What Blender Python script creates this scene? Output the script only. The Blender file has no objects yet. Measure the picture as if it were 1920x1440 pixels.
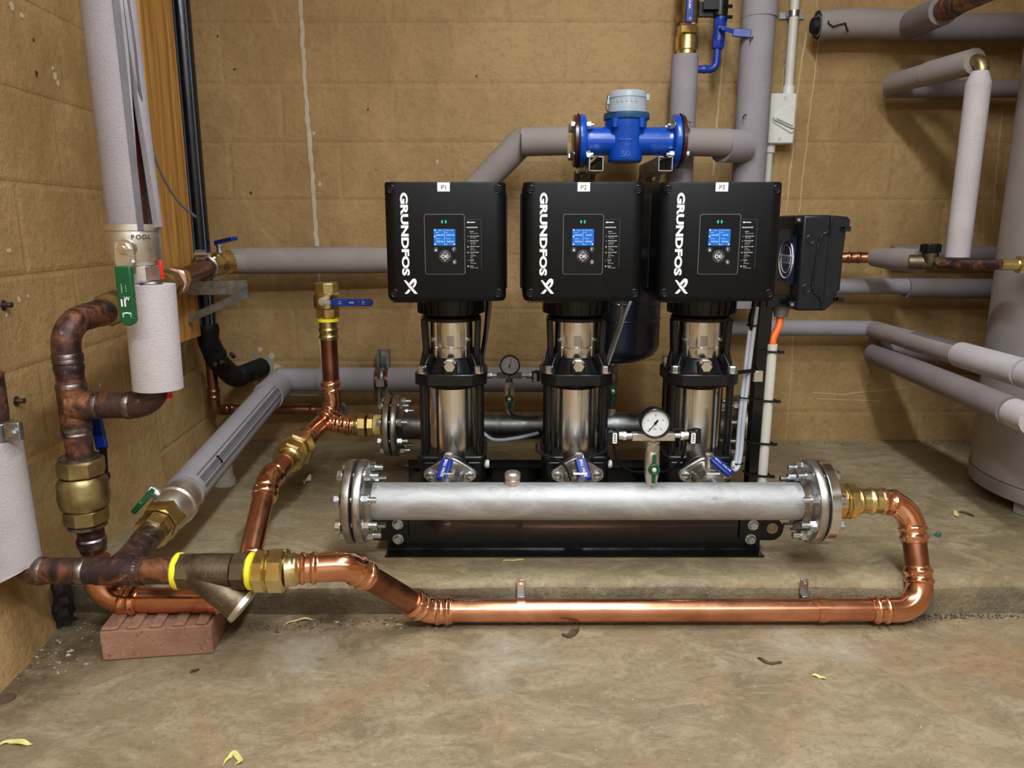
import bpy, bmesh, math, random
from math import sin, cos, tan, pi, radians, sqrt, atan2
from mathutils import Vector, Matrix, Quaternion
random.seed(7)
SC = bpy.context.scene
COL = SC.collection
V = Vector

# ------------------------------------------------------------------ camera
FPX, PITCH, CAMZ = 1400.0, radians(12.0), 0.82
cam_d = bpy.data.cameras.new('camera'); cam = bpy.data.objects.new('camera', cam_d); COL.objects.link(cam)
cam.location = (0, 0, CAMZ); cam.rotation_euler = (pi/2 - PITCH, 0, 0)
cam_d.sensor_width = 36; cam_d.lens = FPX/1920*36; cam_d.clip_start = 0.02
SC.camera = cam
# ------------------------------------------------------------------ world, lights, exposure
w = bpy.data.worlds.new('world'); SC.world = w; w.use_nodes = True
w.node_tree.nodes['Background'].inputs[0].default_value = (0.95, 0.97, 1.0, 1)
w.node_tree.nodes['Background'].inputs[1].default_value = 0.35
SC.view_settings.view_transform = 'Standard'; SC.view_settings.look = 'None'
SC.view_settings.exposure = 1.05; SC.view_settings.gamma = 1.0; SC.view_settings.use_curve_mapping = False
def area(name, loc, rot, sx, sy, power, col):
    d = bpy.data.lights.new(name, 'AREA'); d.shape = 'RECTANGLE'; d.size = sx; d.size_y = sy; d.energy = power; d.color = col
    o = bpy.data.objects.new(name, d); COL.objects.link(o); o.location = loc; o.rotation_euler = rot
    return o
area('ceiling_tube_light', (0.35, 0.55, 2.34), (0, 0, 0), 0.14, 2.3, 34, (0.90, 0.96, 1.0))
area('ceiling_tube_light_rear', (0.3, -0.7, 2.34), (0, 0, 0), 2.8, 0.14, 40, (0.90, 0.96, 1.0))

# ------------------------------------------------------------------ photo geometry helpers
FW = V((0, cos(PITCH), -sin(PITCH))); UP = V((0, sin(PITCH), cos(PITCH)))
def P(px, py, Y=None, Z=None, X=None):
    "the point of the room seen at a photograph pixel, on a plane of known depth / height / side"
    d = FW + V((1, 0, 0))*((px-960)/FPX) - UP*((py-720)/FPX)
    if Y is not None: t = Y/d.y
    elif Z is not None: t = (Z-CAMZ)/d.z
    else: t = X/d.x
    return V((0, 0, CAMZ)) + d*t
def W(npx, p):
    return npx*((V(p)-V((0, 0, CAMZ))).dot(FW))/FPX

# ------------------------------------------------------------------ mesh builder
def ortho(a):
    a = V(a).normalized()
    h = V((0, 0, 1)) if abs(a.z) < 0.9 else V((1, 0, 0))
    u = h.cross(a).normalized(); v = a.cross(u)
    return a, u, v
class MB:
    def __init__(s): s.v = []; s.f = []
    def add(s, vs, fs):
        n = len(s.v); s.v += [V(x) for x in vs]; s.f += [tuple(i+n for i in q) for q in fs]; return s
    def box(s, c, size, m=None):
        x, y, z = [k/2 for k in size]
        vs = [V((i*x, j*y, k*z)) for k in (-1, 1) for j in (-1, 1) for i in (-1, 1)]
        if m is not None: vs = [m @ q for q in vs]
        c = V(c)
        return s.add([q+c for q in vs], [(0, 2, 3, 1), (4, 5, 7, 6), (0, 1, 5, 4), (2, 6, 7, 3), (0, 4, 6, 2), (1, 3, 7, 5)])
    def bar(s, a, b, wd, th, up=(0, 0, 1)):
        "a rectangular bar from a to b; wd across, th along up"
        a, b = V(a), V(b); d = (b-a); L = d.length; d.normalize()
        u = V(up).cross(d).normalized(); v = d.cross(u)
        m = Matrix((d, u, v)).transposed()
        return s.box((a+b)/2, (L, wd, th), m)
    def lathe(s, o, axis, prof, seg=24, phase=0.0, cap=True):
        a, u, v = ortho(axis); o = V(o); vs = []; fs = []
        for t, r in prof:
            for k in range(seg):
                q = 2*pi*k/seg+phase
                vs.append(o+a*t+(u*cos(q)+v*sin(q))*r)
        for i in range(len(prof)-1):
            for k in range(seg):
                j = (k+1) % seg
                fs.append((i*seg+k, i*seg+j, (i+1)*seg+j, (i+1)*seg+k))
        if cap:
            if prof[0][1] > 1e-6: fs.append(tuple(reversed(range(seg))))
            if prof[-1][1] > 1e-6: fs.append(tuple(range((len(prof)-1)*seg, len(prof)*seg)))
        return s.add(vs, fs)
    def cyl(s, a, b, r, seg=20, r2=None, phase=0.0):
        a, b = V(a), V(b)
        return s.lathe(a, b-a, [(0, r), ((b-a).length, r if r2 is None else r2)], seg, phase)
    def sweep(s, pts, r, seg=20, cap=True, ell=None):
        "tube along pts; r a number, a list, or a function of (arc length, total)"
        pts = [V(p) for p in pts]; n = len(pts)
        acc = [0.0]
        for i in range(1, n): acc.append(acc[-1]+(pts[i]-pts[i-1]).length)
        rr = [r(x, acc[-1]) for x in acc] if callable(r) else (list(r) if isinstance(r, (list, tuple)) else [r]*n)
        T = []
        for i in range(n):
            t = pts[min(i+1, n-1)]-pts[max(i-1, 0)]
            T.append(t.normalized())
        _, u, _ = ortho(T[0]); vs = []; fs = []
        for i in range(n):
            u = (u - T[i]*u.dot(T[i])).normalized(); v = T[i].cross(u)
            k1 = 1.0
            if 0 < i < n-1:
                c = (pts[i]-pts[i-1]).normalized().dot((pts[i+1]-pts[i]).normalized())
            for k in range(seg):
                q = 2*pi*k/seg
                e = ell if ell else (1, 1)
                vs.append(pts[i]+(u*cos(q)*e[0]+v*sin(q)*e[1])*rr[i])
        for i in range(n-1):
            for k in range(seg):
                j = (k+1) % seg
                fs.append((i*seg+k, i*seg+j, (i+1)*seg+j, (i+1)*seg+k))
        if cap: fs.append(tuple(reversed(range(seg)))); fs.append(tuple(range((n-1)*seg, n*seg)))
        return s.add(vs, fs)
    def torus(s, o, axis, R, r, seg=28, ns=8, a0=0, a1=2*pi):
        a, u, v = ortho(axis); o = V(o)
        full = abs(a1-a0-2*pi) < 1e-6
        pts = [o+(u*cos(a0+(a1-a0)*k/seg)+v*sin(a0+(a1-a0)*k/seg))*R for k in range(seg+1)]
        return s.sweep(pts, r, ns, cap=not full)
    def prism(s, poly, o, ux, uy, th):
        "2-D outline poly in plane (ux,uy) at o, thickness th along ux x uy"
        o, ux, uy = V(o), V(ux).normalized(), V(uy).normalized(); nz = ux.cross(uy)
        n = len(poly)
        vs = [o+ux*p[0]+uy*p[1] for p in poly]+[o+ux*p[0]+uy*p[1]+nz*th for p in poly]
        fs = [tuple(reversed(range(n))), tuple(range(n, 2*n))]+[(i, (i+1) % n, n+(i+1) % n, n+i) for i in range(n)]
        return s.add(vs, fs)
    def mesh(s, name, base=(0, 0, 0), ang=35, smooth=True):
        me = bpy.data.meshes.new(name); b = V(base)
        me.from_pydata([tuple(q-b) for q in s.v], [], s.f); me.validate(); me.update()
        bm = bmesh.new(); bm.from_mesh(me); bmesh.ops.recalc_face_normals(bm, faces=bm.faces); bm.to_mesh(me); bm.free()
        if smooth:
            me.polygons.foreach_set('use_smooth', [True]*len(me.polygons))
            me.set_sharp_from_angle(angle=radians(ang))
        return me
def fillet(pts, rad, n=10):
    pts = [V(p) for p in pts]; out = [pts[0]]
    for i in range(1, len(pts)-1):
        a, b, c = pts[i-1], pts[i], pts[i+1]
        r = rad[i-1] if isinstance(rad, (list, tuple)) else rad
        d1 = (a-b).normalized(); d2 = (c-b).normalized()
        ang = d1.angle(d2); t = r/tan(ang/2)
        t = min(t, 0.49*(a-b).length if i > 1 else 0.95*(a-b).length, 0.49*(c-b).length if i < len(pts)-2 else 0.95*(c-b).length)
        p1, p2 = b+d1*t, b+d2*t
        rr = t*tan(ang/2); bis = (d1+d2).normalized(); cen = b+bis*(rr/sin(ang/2))
        e1 = (p1-cen).normalized(); tot = e1.angle((p2-cen).normalized())
        axis = e1.cross((p2-cen).normalized()).normalized()
        for k in range(n+1): out.append(cen+(Quaternion(axis, tot*k/n) @ e1)*rr)
    out.append(pts[-1]); return out
def dense(pts, step=0.004):
    pts = [V(p) for p in pts]; out = []
    for i in range(len(pts)-1):
        n = max(1, int((pts[i+1]-pts[i]).length/step))
        out += [pts[i].lerp(pts[i+1], k/n) for k in range(n)]
    out.append(pts[-1]); return out
def spline(pts, n=10):
    pts = [V(p) for p in pts]; q = [pts[0]*2-pts[1]]+pts+[pts[-1]*2-pts[-2]]; out = []
    for i in range(1, len(q)-2):
        a, b, c, d = q[i-1:i+3]
        for k in range(n):
            t = k/n
            out.append(0.5*((2*b)+(c-a)*t+(2*a-5*b+4*c-d)*t*t+(3*b-a-3*c+d)*t**3))
    out.append(pts[-1]); return out
def rrect(wd, ht, r, n=4, cx=0, cy=0):
    o = []
    for sx, sy, a in ((1, 1, 0), (-1, 1, pi/2), (-1, -1, pi), (1, -1, 3*pi/2)):
        for k in range(n+1):
            q = a+pi/2*k/n
            o.append((cx+sx*(wd/2-r)+r*cos(q), cy+sy*(ht/2-r)+r*sin(q)))
    return o
def circ(r, n=20, cx=0, cy=0): return [(cx+r*cos(2*pi*k/n), cy+r*sin(2*pi*k/n)) for k in range(n)]
_tc = {}
def text(s, size, o, ux, uy, bold=0.0, xs=1.0, th=0.0004, align='CENTER', fit=None):
    "lettering as thin raised mesh: o centre, ux reading direction, uy letter-up"
    key = (s, bold)
    if key not in _tc:
        c = bpy.data.curves.new('t', 'FONT'); c.body = s; c.size = 1; c.offset = bold; c.extrude = 0.0; c.resolution_u = 3
        ob = bpy.data.objects.new('t', c); COL.objects.link(ob)
        dg = bpy.context.evaluated_depsgraph_get(); dg.update()
        me = bpy.data.meshes.new_from_object(ob.evaluated_get(dg))
        vs = [q.co.copy() for q in me.vertices]; fs = [tuple(p.vertices) for p in me.polygons]
        bpy.data.objects.remove(ob); bpy.data.curves.remove(c); bpy.data.meshes.remove(me)
        _tc[key] = (vs, fs)
    vs, fs = _tc[key]; mb = MB()
    if not vs: return mb
    x0, x1 = min(q.x for q in vs), max(q.x for q in vs); y0, y1 = min(q.y for q in vs), max(q.y for q in vs)
    k = size/max(y1-y0, 1e-6) if fit else size
    kx = (fit/(x1-x0)) if fit else k*xs
    o, ux, uy = V(o), V(ux).normalized(), V(uy).normalized(); nz = ux.cross(uy)
    cx = (x0+x1)/2 if align == 'CENTER' else x0
    mb.add([o+ux*((q.x-cx)*kx)+uy*((q.y-(y0+y1)/2)*k)+nz*th for q in vs], fs)
    return mb
# ------------------------------------------------------------------ object helpers
def link(o, parent=None):
    COL.objects.link(o)
    if parent is not None: o.parent = parent
    return o
def setp(o, label=None, cat=None, group=None, kind=None):
    if label: o['label'] = label
    if cat: o['category'] = cat
    if group: o['group'] = group
    if kind: o['kind'] = kind
def addmods(o, bevel):
    if bevel:
        m = o.modifiers.new('bevel', 'BEVEL'); m.width = bevel; m.segments = 2; m.limit_method = 'ANGLE'; m.angle_limit = radians(40); m.harden_normals = False
class T:
    def __init__(s, name, label, cat, base, group=None):
        s.base = V(base); s.e = bpy.data.objects.new(name, None); s.e.empty_display_size = 0.05
        s.e.location = s.base; link(s.e); setp(s.e, label, cat, group)
    def part(s, name, mb, mat, parent=None, label=None, bevel=0, ang=35, smooth=True, kind=None):
        me = mb.mesh(name, s.base, ang, smooth); me.materials.append(mat)
        o = bpy.data.objects.new(name, me); link(o, parent or s.e); addmods(o, bevel)
        setp(o, label, kind=kind); return o
    def inst(s, name, me, loc, axis, parent=None, roll=0.0):
        "a shared mesh built along +Z, placed at loc pointing along axis"
        o = bpy.data.objects.new(name, me); link(o, parent or s.e)
        o.location = V(loc)-s.base; o.rotation_mode = 'QUATERNION'
        o.rotation_quaternion = V(axis).to_track_quat('Z', 'Y') @ Quaternion((0, 0, 1), roll)
        return o
def solo(name, label, cat, mb, mat, base, group=None, bevel=0, ang=35, kind=None):
    me = mb.mesh(name, base, ang); me.materials.append(mat)
    o = bpy.data.objects.new(name, me); o.location = base; link(o); setp(o, label, cat, group, kind); addmods(o, bevel); return o
def struct(name, mb, mat, parent=None, smooth=True):
    me = mb.mesh(name, (0, 0, 0), 35, smooth); me.materials.append(mat)
    o = bpy.data.objects.new(name, me); link(o, parent)
    if parent is None: o['kind'] = 'structure'
    return o
def copy_tree(o, parent=None):
    c = o.copy(); COL.objects.link(c); c.parent = parent
    for ch in [x for x in SC.objects if x.parent == o]: copy_tree(ch, c)
    return c

# ------------------------------------------------------------------ materials
def S(*c):
    "sRGB 0-255 -> linear"
    return tuple(((x/255)/12.92 if x/255 <= .04045 else ((x/255+.055)/1.055)**2.4) for x in c)
class N:
    def __init__(s, name):
        s.m = bpy.data.materials.new(name); s.m.use_nodes = True; s.t = s.m.node_tree; s.b = s.t.nodes['Principled BSDF']
        s.g = None
    def n(s, typ, **k):
        x = s.t.nodes.new(typ)
        for a, b in k.items(): setattr(x, a, b)
        return x
    def l(s, a, b): s.t.links.new(a, b)
    def pos(s, scale=(1, 1, 1), obj=False):
        if obj: o = s.n('ShaderNodeTexCoord').outputs['Object']
        else: o = s.n('ShaderNodeNewGeometry').outputs['Position']
        mp = s.n('ShaderNodeMapping'); mp.inputs['Scale'].default_value = scale; s.l(o, mp.inputs[0]); return mp.outputs[0]
    def noise(s, scale, detail=4, rough=.55, vec=None, dist=0):
        x = s.n('ShaderNodeTexNoise'); x.inputs['Scale'].default_value = scale; x.inputs['Detail'].default_value = detail
        x.inputs['Roughness'].default_value = rough; x.inputs['Distortion'].default_value = dist
        s.l(vec if vec is not None else s.pos(), x.inputs['Vector']); return x.outputs['Fac']
    def ramp(s, fac, *stops):
        x = s.n('ShaderNodeValToRGB'); e = x.color_ramp.elements
        while len(e) < len(stops): e.new(0.5)
        for i, (p, c) in enumerate(stops):
            e[i].position = p; e[i].color = (*c, 1) if isinstance(c, tuple) else (c, c, c, 1)
        s.l(fac, x.inputs[0]); return x.outputs[0]
    def mix(s, fac, a, b, mode='MIX'):
        x = s.n('ShaderNodeMix', data_type='RGBA', blend_type=mode)
        for sock, val in ((x.inputs[0], fac), (x.inputs[6], a), (x.inputs[7], b)):
            if hasattr(val, 'is_linked'): s.l(val, sock)
            elif isinstance(val, tuple): sock.default_value = (*val, 1)
            else: sock.default_value = val
        return x.outputs[2]
    def math(s, op, a, b=0.0):
        x = s.n('ShaderNodeMath', operation=op)
        for sock, val in ((x.inputs[0], a), (x.inputs[1], b)):
            if hasattr(val, 'is_linked'): s.l(val, sock)
            else: sock.default_value = val
        return x.outputs[0]
    def set(s, **k):
        for a, v in k.items():
            i = s.b.inputs[{'col': 'Base Color', 'rough': 'Roughness', 'metal': 'Metallic', 'spec': 'Specular IOR Level', 'coat': 'Coat Weight', 'sub': 'Subsurface Weight'}[a]]
            if hasattr(v, 'is_linked'): s.l(v, i)
            elif isinstance(v, tuple): i.default_value = (*v, 1)
            else: i.default_value = v
        return s
    def bump(s, h, strength=.3, dist=.002):
        x = s.n('ShaderNodeBump'); x.inputs['Strength'].default_value = strength; x.inputs['Distance'].default_value = dist
        s.l(h, x.inputs['Height']); s.l(x.outputs[0], s.b.inputs['Normal']); return s
def plain(name, col, rough=.5, metal=0, spec=.5, coat=0, var=.12, bump=0, bscale=300):
    a = N(name); f = a.noise(14, 3); c2 = tuple(x*(1-var) for x in col); c3 = tuple(min(1, x*(1+var)) for x in col)
    a.set(col=a.ramp(f, (.3, c2), (.7, c3)), rough=a.ramp(a.noise(35, 3), (.3, max(0, rough*.85)), (.7, min(1, rough*1.18))), metal=metal, spec=spec, coat=coat)
    if bump: a.bump(a.noise(bscale, 2), bump, .001)
    return a.m
M = {}
def wallmat(name, base, dark, light, streak):
    a = N(name); big = a.noise(1.5, 5, .62); med = a.noise(6, 6, .68, a.pos((1, 1, .55)), .6); fine = a.noise(55, 5, .65); pit = a.noise(150, 3, .6)
    c = a.mix(a.ramp(big, (.36, 0.), (.64, 1.)), dark, base)
    c = a.mix(a.ramp(med, (.44, 0.), (.72, .65)), c, light)
    c = a.mix(a.ramp(a.noise(9, 6, .75, a.pos((1, 1, .8)), 1.0), (.55, 0.), (.72, .40)), c, tuple(x*.62 for x in base))
    c = a.mix(a.ramp(a.noise(4, 6, .75, a.pos((1.5, 1.5, .5))), (.60, 0.), (.72, .35)), c, streak)
    c = a.mix(a.ramp(fine, (.34, .38), (.5, 0.)), c, tuple(x*.55 for x in base))
    c = a.mix(a.ramp(pit, (.66, 0.), (.72, .5)), c, tuple(x*.4 for x in base))
    a.set(col=c, rough=a.ramp(med, (.3, .5), (.7, .72)), spec=.35)
    h = a.math('ADD', a.math('MULTIPLY', fine, .9), a.math('ADD', a.math('MULTIPLY', pit, .4), a.math('MULTIPLY', a.noise(17, 5, .6), 1.7)))
    a.bump(h, .6, .005); return a.m
M['wall'] = wallmat('tan_wall_paint', S(172, 139, 92), S(148, 118, 76), S(186, 154, 106), S(192, 166, 126))
def spots(a, *cs):
    "soft mask of worn or stained places on the ground: (x, y, radius)"
    out = None
    for x, y, r in cs:
        d = a.n('ShaderNodeVectorMath', operation='DISTANCE'); a.l(a.n('ShaderNodeNewGeometry').outputs['Position'], d.inputs[0]); d.inputs[1].default_value = (x, y, -.05)
        m = a.math('SUBTRACT', 1.0, a.math('DIVIDE', d.outputs['Value'], r)); m = a.math('MAXIMUM', m, 0.0)
        out = m if out is None else a.math('MAXIMUM', out, m)
    return out
def concrete(name, base, dark, light, ochre, rough=(.38, .62), stains=(), pale=(), grit=1.0):
    a = N(name); big = a.noise(1.9, 6, .66); med = a.noise(6.5, 8, .72, a.pos((1, 1.7, 1)), 1.6); fine = a.noise(80, 5, .7)
    c = a.mix(a.ramp(big, (.36, 0.), (.62, 1.)), dark, base)
    c = a.mix(a.ramp(med, (.45, 0.), (.66, .8)), c, light)
    c = a.mix(a.ramp(a.noise(3.1, 6, .65, a.pos((1, 1, 1)), .8), (.50, 0.), (.66, .7)), c, ochre)
    c = a.mix(a.ramp(a.noise(13, 7, .75, a.pos((1, 2.2, 1)), 2.0), (.56, 0.), (.68, .5*grit)), c, tuple(x*.55 for x in base))
    c = a.mix(a.ramp(a.noise(40, 6, .8), (.62, 0.), (.69, .6*grit)), c, tuple(x*.40 for x in base))
    c = a.mix(a.ramp(a.noise(130, 4, .7), (.66, 0.), (.72, .6)), c, S(205, 196, 172))
    c = a.mix(a.ramp(fine, (.36, .42), (.52, 0.)), c, tuple(x*.5 for x in base))
    for mask, colr, amt in ((stains, S(84, 68, 48), .85), (pale, S(184, 177, 162), .5)):
        if mask:
            k = a.math('MULTIPLY', spots(a, *mask), a.math('ADD', a.math('MULTIPLY', a.noise(16, 7, .75), 1.7), -.2))
            c = a.mix(a.ramp(k, (.2, 0.), (.6, amt)), c, colr)
    a.set(col=c, rough=a.ramp(med, (.3, rough[0]), (.7, rough[1])), spec=.4)
    h = a.math('ADD', a.math('MULTIPLY', fine, .8), a.math('ADD', a.math('MULTIPLY', a.noise(300, 2), .2), a.math('MULTIPLY', med, 1.5)))
    a.bump(h, .55*grit, .004*grit); return a.m
M['floor'] = concrete('floor_concrete', S(147, 130, 103), S(122, 106, 82), S(167, 150, 124), S(152, 122, 90),
    stains=((-.95, 1.5, .3), (-.62, 1.58, .16), (-.42, 1.6, .16), (-1.0, 1.35, .25)), pale=((0, 1.46, .16), (-.06, 1.36, .12), (.62, 1.5, .14), (.72, 1.47, .14), (-.45, 1.44, .14)))
M['slab'] = concrete('slab_concrete', S(150, 134, 106), S(124, 110, 84), S(172, 156, 126), S(148, 126, 90), pale=((.1, 1.63, .06), (.5, 1.63, .06), (-.3, 1.63, .08)), stains=((-.3, 2.5, .5), (-.7, 2.35, .3)))
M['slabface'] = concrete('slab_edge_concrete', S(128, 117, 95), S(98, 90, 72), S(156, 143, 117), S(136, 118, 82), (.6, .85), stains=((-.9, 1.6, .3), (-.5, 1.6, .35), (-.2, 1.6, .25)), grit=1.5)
def foam(name, col):
    a = N(name); f = a.noise(8, 4); g = a.noise(260, 3, .6)
    c = a.mix(a.ramp(f, (.35, 0.), (.7, 1.)), tuple(x*.86 for x in col), col)
    c = a.mix(a.ramp(g, (.3, .28), (.55, 0.)), c, tuple(x*.6 for x in col))
    c = a.mix(a.ramp(a.noise(30, 5, .7, a.pos((.5, .5, 1))), (.6, 0.), (.75, .3)), c, tuple(x*.7 for x in col))
    a.set(col=c, rough=.8, spec=.3); a.bump(g, .5, .0022); return a.m
M['foam'] = foam('grey_foam', S(154, 147, 152))
M['foam_light'] = foam('pale_foam', S(186, 178, 180))
M['foam_warm'] = foam('warm_grey_foam', S(152, 142, 138))
M['foam_dark'] = foam('dusty_foam', S(132, 122, 122))
M['seam'] = plain('foam_seam', S(92, 88, 92), .6)
def metal(name, cols, rough=(.15, .35), scale=9, stretch=(1, 1, 1), bump=0, edge=None, detail=4, spots=None):
    a = N(name); f = a.noise(scale, detail, .6, a.pos(stretch), .6)
    st = [(.3+.4*i/(len(cols)-1), c) for i, c in enumerate(cols)]
    c = a.ramp(f, *st)
    if spots: c = a.mix(a.ramp(a.noise(spots[0], 5, .7), (.58, 0.), (.66, spots[2])), c, spots[1])
    a.set(col=c, metal=1.0, rough=a.ramp(a.noise(scale*2.3, 4, .6), (.3, rough[0]), (.7, rough[1])))
    if bump: a.bump(a.noise(120, 3), bump, .001)
    return a.m
M['copper'] = metal('new_copper', [S(212, 144, 108), S(228, 166, 130), S(240, 186, 152)], (.13, .24), 7)
M['copper_pipe'] = metal('handled_copper', [S(182, 118, 88), S(212, 146, 112), S(228, 168, 134)], (.2, .34), 6, (1, 1, 1))
M['copper_dull'] = metal('dull_copper', [S(116, 76, 58), S(146, 98, 76), S(172, 122, 96)], (.26, .44), 8)
a = N('tarnished_copper'); f = a.noise(16, 5, .6, None, .8); g = a.noise(7, 4, .6)
c = a.ramp(f, (.34, S(46, 36, 36)), (.45, S(84, 58, 50)), (.54, S(150, 98, 66)), (.6, S(104, 70, 58)), (.70, S(60, 50, 54)))
c = a.mix(a.ramp(g, (.44, 0.), (.56, .8)), c, S(62, 50, 56)); c = a.mix(a.ramp(a.noise(60, 4, .7), (.62, 0.), (.7, .6)), c, S(150, 140, 128))
a.set(col=c, metal=.6, rough=a.ramp(a.noise(30, 4), (.3, .34), (.7, .6))); a.bump(a.noise(70, 4), .35, .0015); M['copper_old'] = a.m
M['solder'] = metal('soldered_band', [S(80, 70, 70), S(120, 108, 104), S(160, 150, 142)], (.3, .55), 40, bump=.4)
M['brass'] = metal('brass', [S(176, 152, 96), S(208, 186, 126), S(232, 216, 164)], (.2, .34), 12)
M['brass_old'] = metal('dull_brass', [S(128, 112, 76), S(158, 140, 98), S(184, 166, 122)], (.34, .5), 14, bump=.2)
M['bronze'] = metal('cast_bronze', [S(92, 80, 66), S(112, 98, 80), S(130, 116, 96)], (.42, .6), 18, bump=.5)
M['nickel'] = metal('nickel_plated', [S(198, 194, 186), S(216, 212, 204), S(230, 226, 220)], (.34, .48), 12, bump=.2)
M['chrome'] = metal('polished_steel', [S(196, 194, 190), S(216, 214, 210), S(230, 228, 226)], (.12, .22), 10)
M['zinc'] = metal('zinc_bolt', [S(168, 176, 184), S(196, 202, 208), S(216, 220, 224)], (.2, .34), 30)
M['galv'] = metal('galvanised_steel', [S(136, 140, 142), S(158, 162, 164), S(176, 180, 182)], (.32, .5), 26)
M['galv_dark'] = metal('dull_galvanised_steel', [S(98, 98, 96), S(118, 118, 116), S(136, 136, 134)], (.35, .5), 26)
M['cast_ss'] = metal('cast_stainless', [S(150, 146, 140), S(170, 166, 160), S(186, 182, 176)], (.3, .45), 16, bump=.3)
a = N('pickled_stainless_pipe'); f = a.noise(5, 6, .7, a.pos((1, 3, 3)), 1.5); g = a.noise(14, 5, .7, None, 1.0)
c = a.mix(a.ramp(f, (.4, 0.), (.62, 1.)), S(158, 157, 156), S(186, 186, 187)); c = a.mix(a.ramp(g, (.6, 0.), (.66, .35)), c, S(204, 204, 206))
c = a.mix(a.ramp(a.noise(40, 4, .7, a.pos((.4, 2, 2))), (.64, 0.), (.7, .5)), c, S(108, 104, 100))
a.set(col=c, metal=.6, rough=a.ramp(f, (.3, .5), (.7, .66))); M['pickled'] = a.m
a = N('brushed_stainless'); f = a.noise(60, 3, .5, a.pos((6, 6, .05)))
a.set(col=a.ramp(f, (.3, S(206, 204, 200)), (.7, S(238, 236, 232))), metal=1., rough=a.ramp(f, (.3, .16), (.7, .26)))
a.bump(f, .06, .0004); M['brushed'] = a.m
M['black_cast'] = plain('black_cast_iron_paint', S(12, 12, 14), .36, 0, .4, 0, .2, .15, 90)
M['black_gloss'] = plain('black_gloss_paint', S(8, 9, 11), .24, 0, .4, .2)
M['black_panel'] = plain('black_powder_coat', S(8, 9, 12), .46, 0, .22, 0, .12, .12, 900)
M['black_plastic'] = plain('black_plastic', S(14, 15, 17), .34, 0, .4)
M['box_plastic'] = plain('charcoal_plastic', S(22, 24, 29), .36, 0, .35)
M['rubber'] = plain('black_rubber', S(14, 14, 15), .6, 0, .3)
M['glass_panel'] = plain('black_glossy_panel', S(6, 7, 11), .12, 0, .3, 0)
M['rim_grey'] = plain('grey_rim', S(96, 98, 104), .4)
M['poly'] = plain('black_poly_pipe', S(12, 13, 16), .3, 0, .5, .1)
M['stripe'] = plain('blue_grey_stripe', S(88, 100, 128), .4)
M['white'] = plain('white_print', S(236, 236, 236), .5)
M['white_plastic'] = plain('white_plastic', S(214, 212, 206), .4, 0, .5, 0, .04)
M['grey_cable'] = plain('pale_grey_cable', S(186, 190, 202), .45)
M['mid_grey'] = plain('grey_plastic', S(120, 118, 116), .5)
M['meter_grey'] = plain('meter_grey_plastic', S(168, 178, 186), .42, 0, .5, 0, .05)
M['conduit'] = plain('ivory_conduit', S(206, 203, 192), .4, 0, .5, 0, .05)
M['blue'] = plain('blue_vinyl', S(18, 44, 132), .34)
M['meter_blue'] = plain('blue_epoxy', S(10, 74, 178), .3, 0, .5, .2, .1, .12, 60)
M['meter_blue_lit'] = plain('lit_blue_epoxy', S(52, 112, 204), .3)  # meter blue with light on the raised marks painted into its colour
M['paint_blue'] = plain('blue_paint', S(22, 54, 150), .36)
M['meter_collar'] = plain('slate_blue_plastic', S(42, 84, 128), .4)
M['green'] = plain('green_vinyl', S(8, 82, 46), .36)
M['dark_green'] = plain('dark_green_vinyl', S(14, 66, 40), .38)
M['yellow'] = plain('yellow_tape', S(240, 226, 50), .5)
M['cream_plastic'] = plain('cream_plastic', S(214, 204, 172), .5)
M['cream'] = plain('cream_tape', S(232, 206, 130), .5)
M['pink'] = plain('pink_tape', S(232, 168, 158), .5)
M['red'] = plain('red_plastic', S(206, 34, 26), .4)
M['maroon'] = plain('maroon_paint', S(76, 26, 26), .3)
M['orange'] = plain('orange_cable', S(236, 104, 26), .45)
M['navy'] = plain('navy_vessel_paint', S(26, 33, 54), .35, 0, .5, .2)
M['logo_navy'] = plain('navy_sticker', S(20, 34, 92), .35)
M['tank'] = plain('grey_tank_paint', S(142, 134, 132), .42, 0, .5, 0, .06, .06, 30)
M['tank_base'] = plain('grey_tank_base', S(132, 128, 126), .5)
M['white_gauge'] = plain('gauge_face', S(228, 230, 232), .3)
M['black_print'] = plain('black_print', S(16, 16, 16), .5)
M['debris'] = plain('dark_debris', S(60, 46, 34), .8, var=.6)
M['pebble'] = plain('pale_grit', S(176, 164, 144), .8, var=.4)
M['leaf_yellow'] = plain('yellow_leaf', S(204, 196, 118), .65, var=.2)
M['leaf_brown'] = plain('brown_leaf', S(86, 62, 44), .7, var=.3)
M['leaf_pale'] = plain('pale_leaf', S(190, 184, 172), .6, var=.2)
M['filler'] = plain('white_filler', S(186, 174, 150), .85, bump=.4, bscale=120)
M['mortar'] = plain('grey_mortar', S(150, 142, 126), .9, var=.25, bump=.6, bscale=90)
M['drip'] = plain('lime_drip', S(190, 166, 122), .8)
M['rag'] = plain('dark_plastic_sheet', S(40, 38, 38), .55, var=.3)
a = N('timber'); f = a.noise(3, 5, .6, a.pos((14, 14, .6)), .8)
a.set(col=a.ramp(f, (.3, S(128, 84, 34)), (.5, S(170, 120, 56)), (.7, S(196, 146, 78))), rough=.55); a.bump(f, .2, .002); M['timber'] = a.m
a = N('brick_clay'); f = a.noise(9, 5, .65); g = a.noise(110, 4, .7)
c = a.ramp(f, (.3, S(138, 98, 78)), (.7, S(172, 130, 106))); c = a.mix(a.ramp(g, (.6, 0.), (.68, .7)), c, S(190, 156, 132)); c = a.mix(a.ramp(a.noise(70, 4, .7), (.6, 0.), (.68, .7)), c, S(84, 60, 50))
a.set(col=c, rough=.85); a.bump(a.math('ADD', g, f), .5, .003); M['brick'] = a.m
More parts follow.
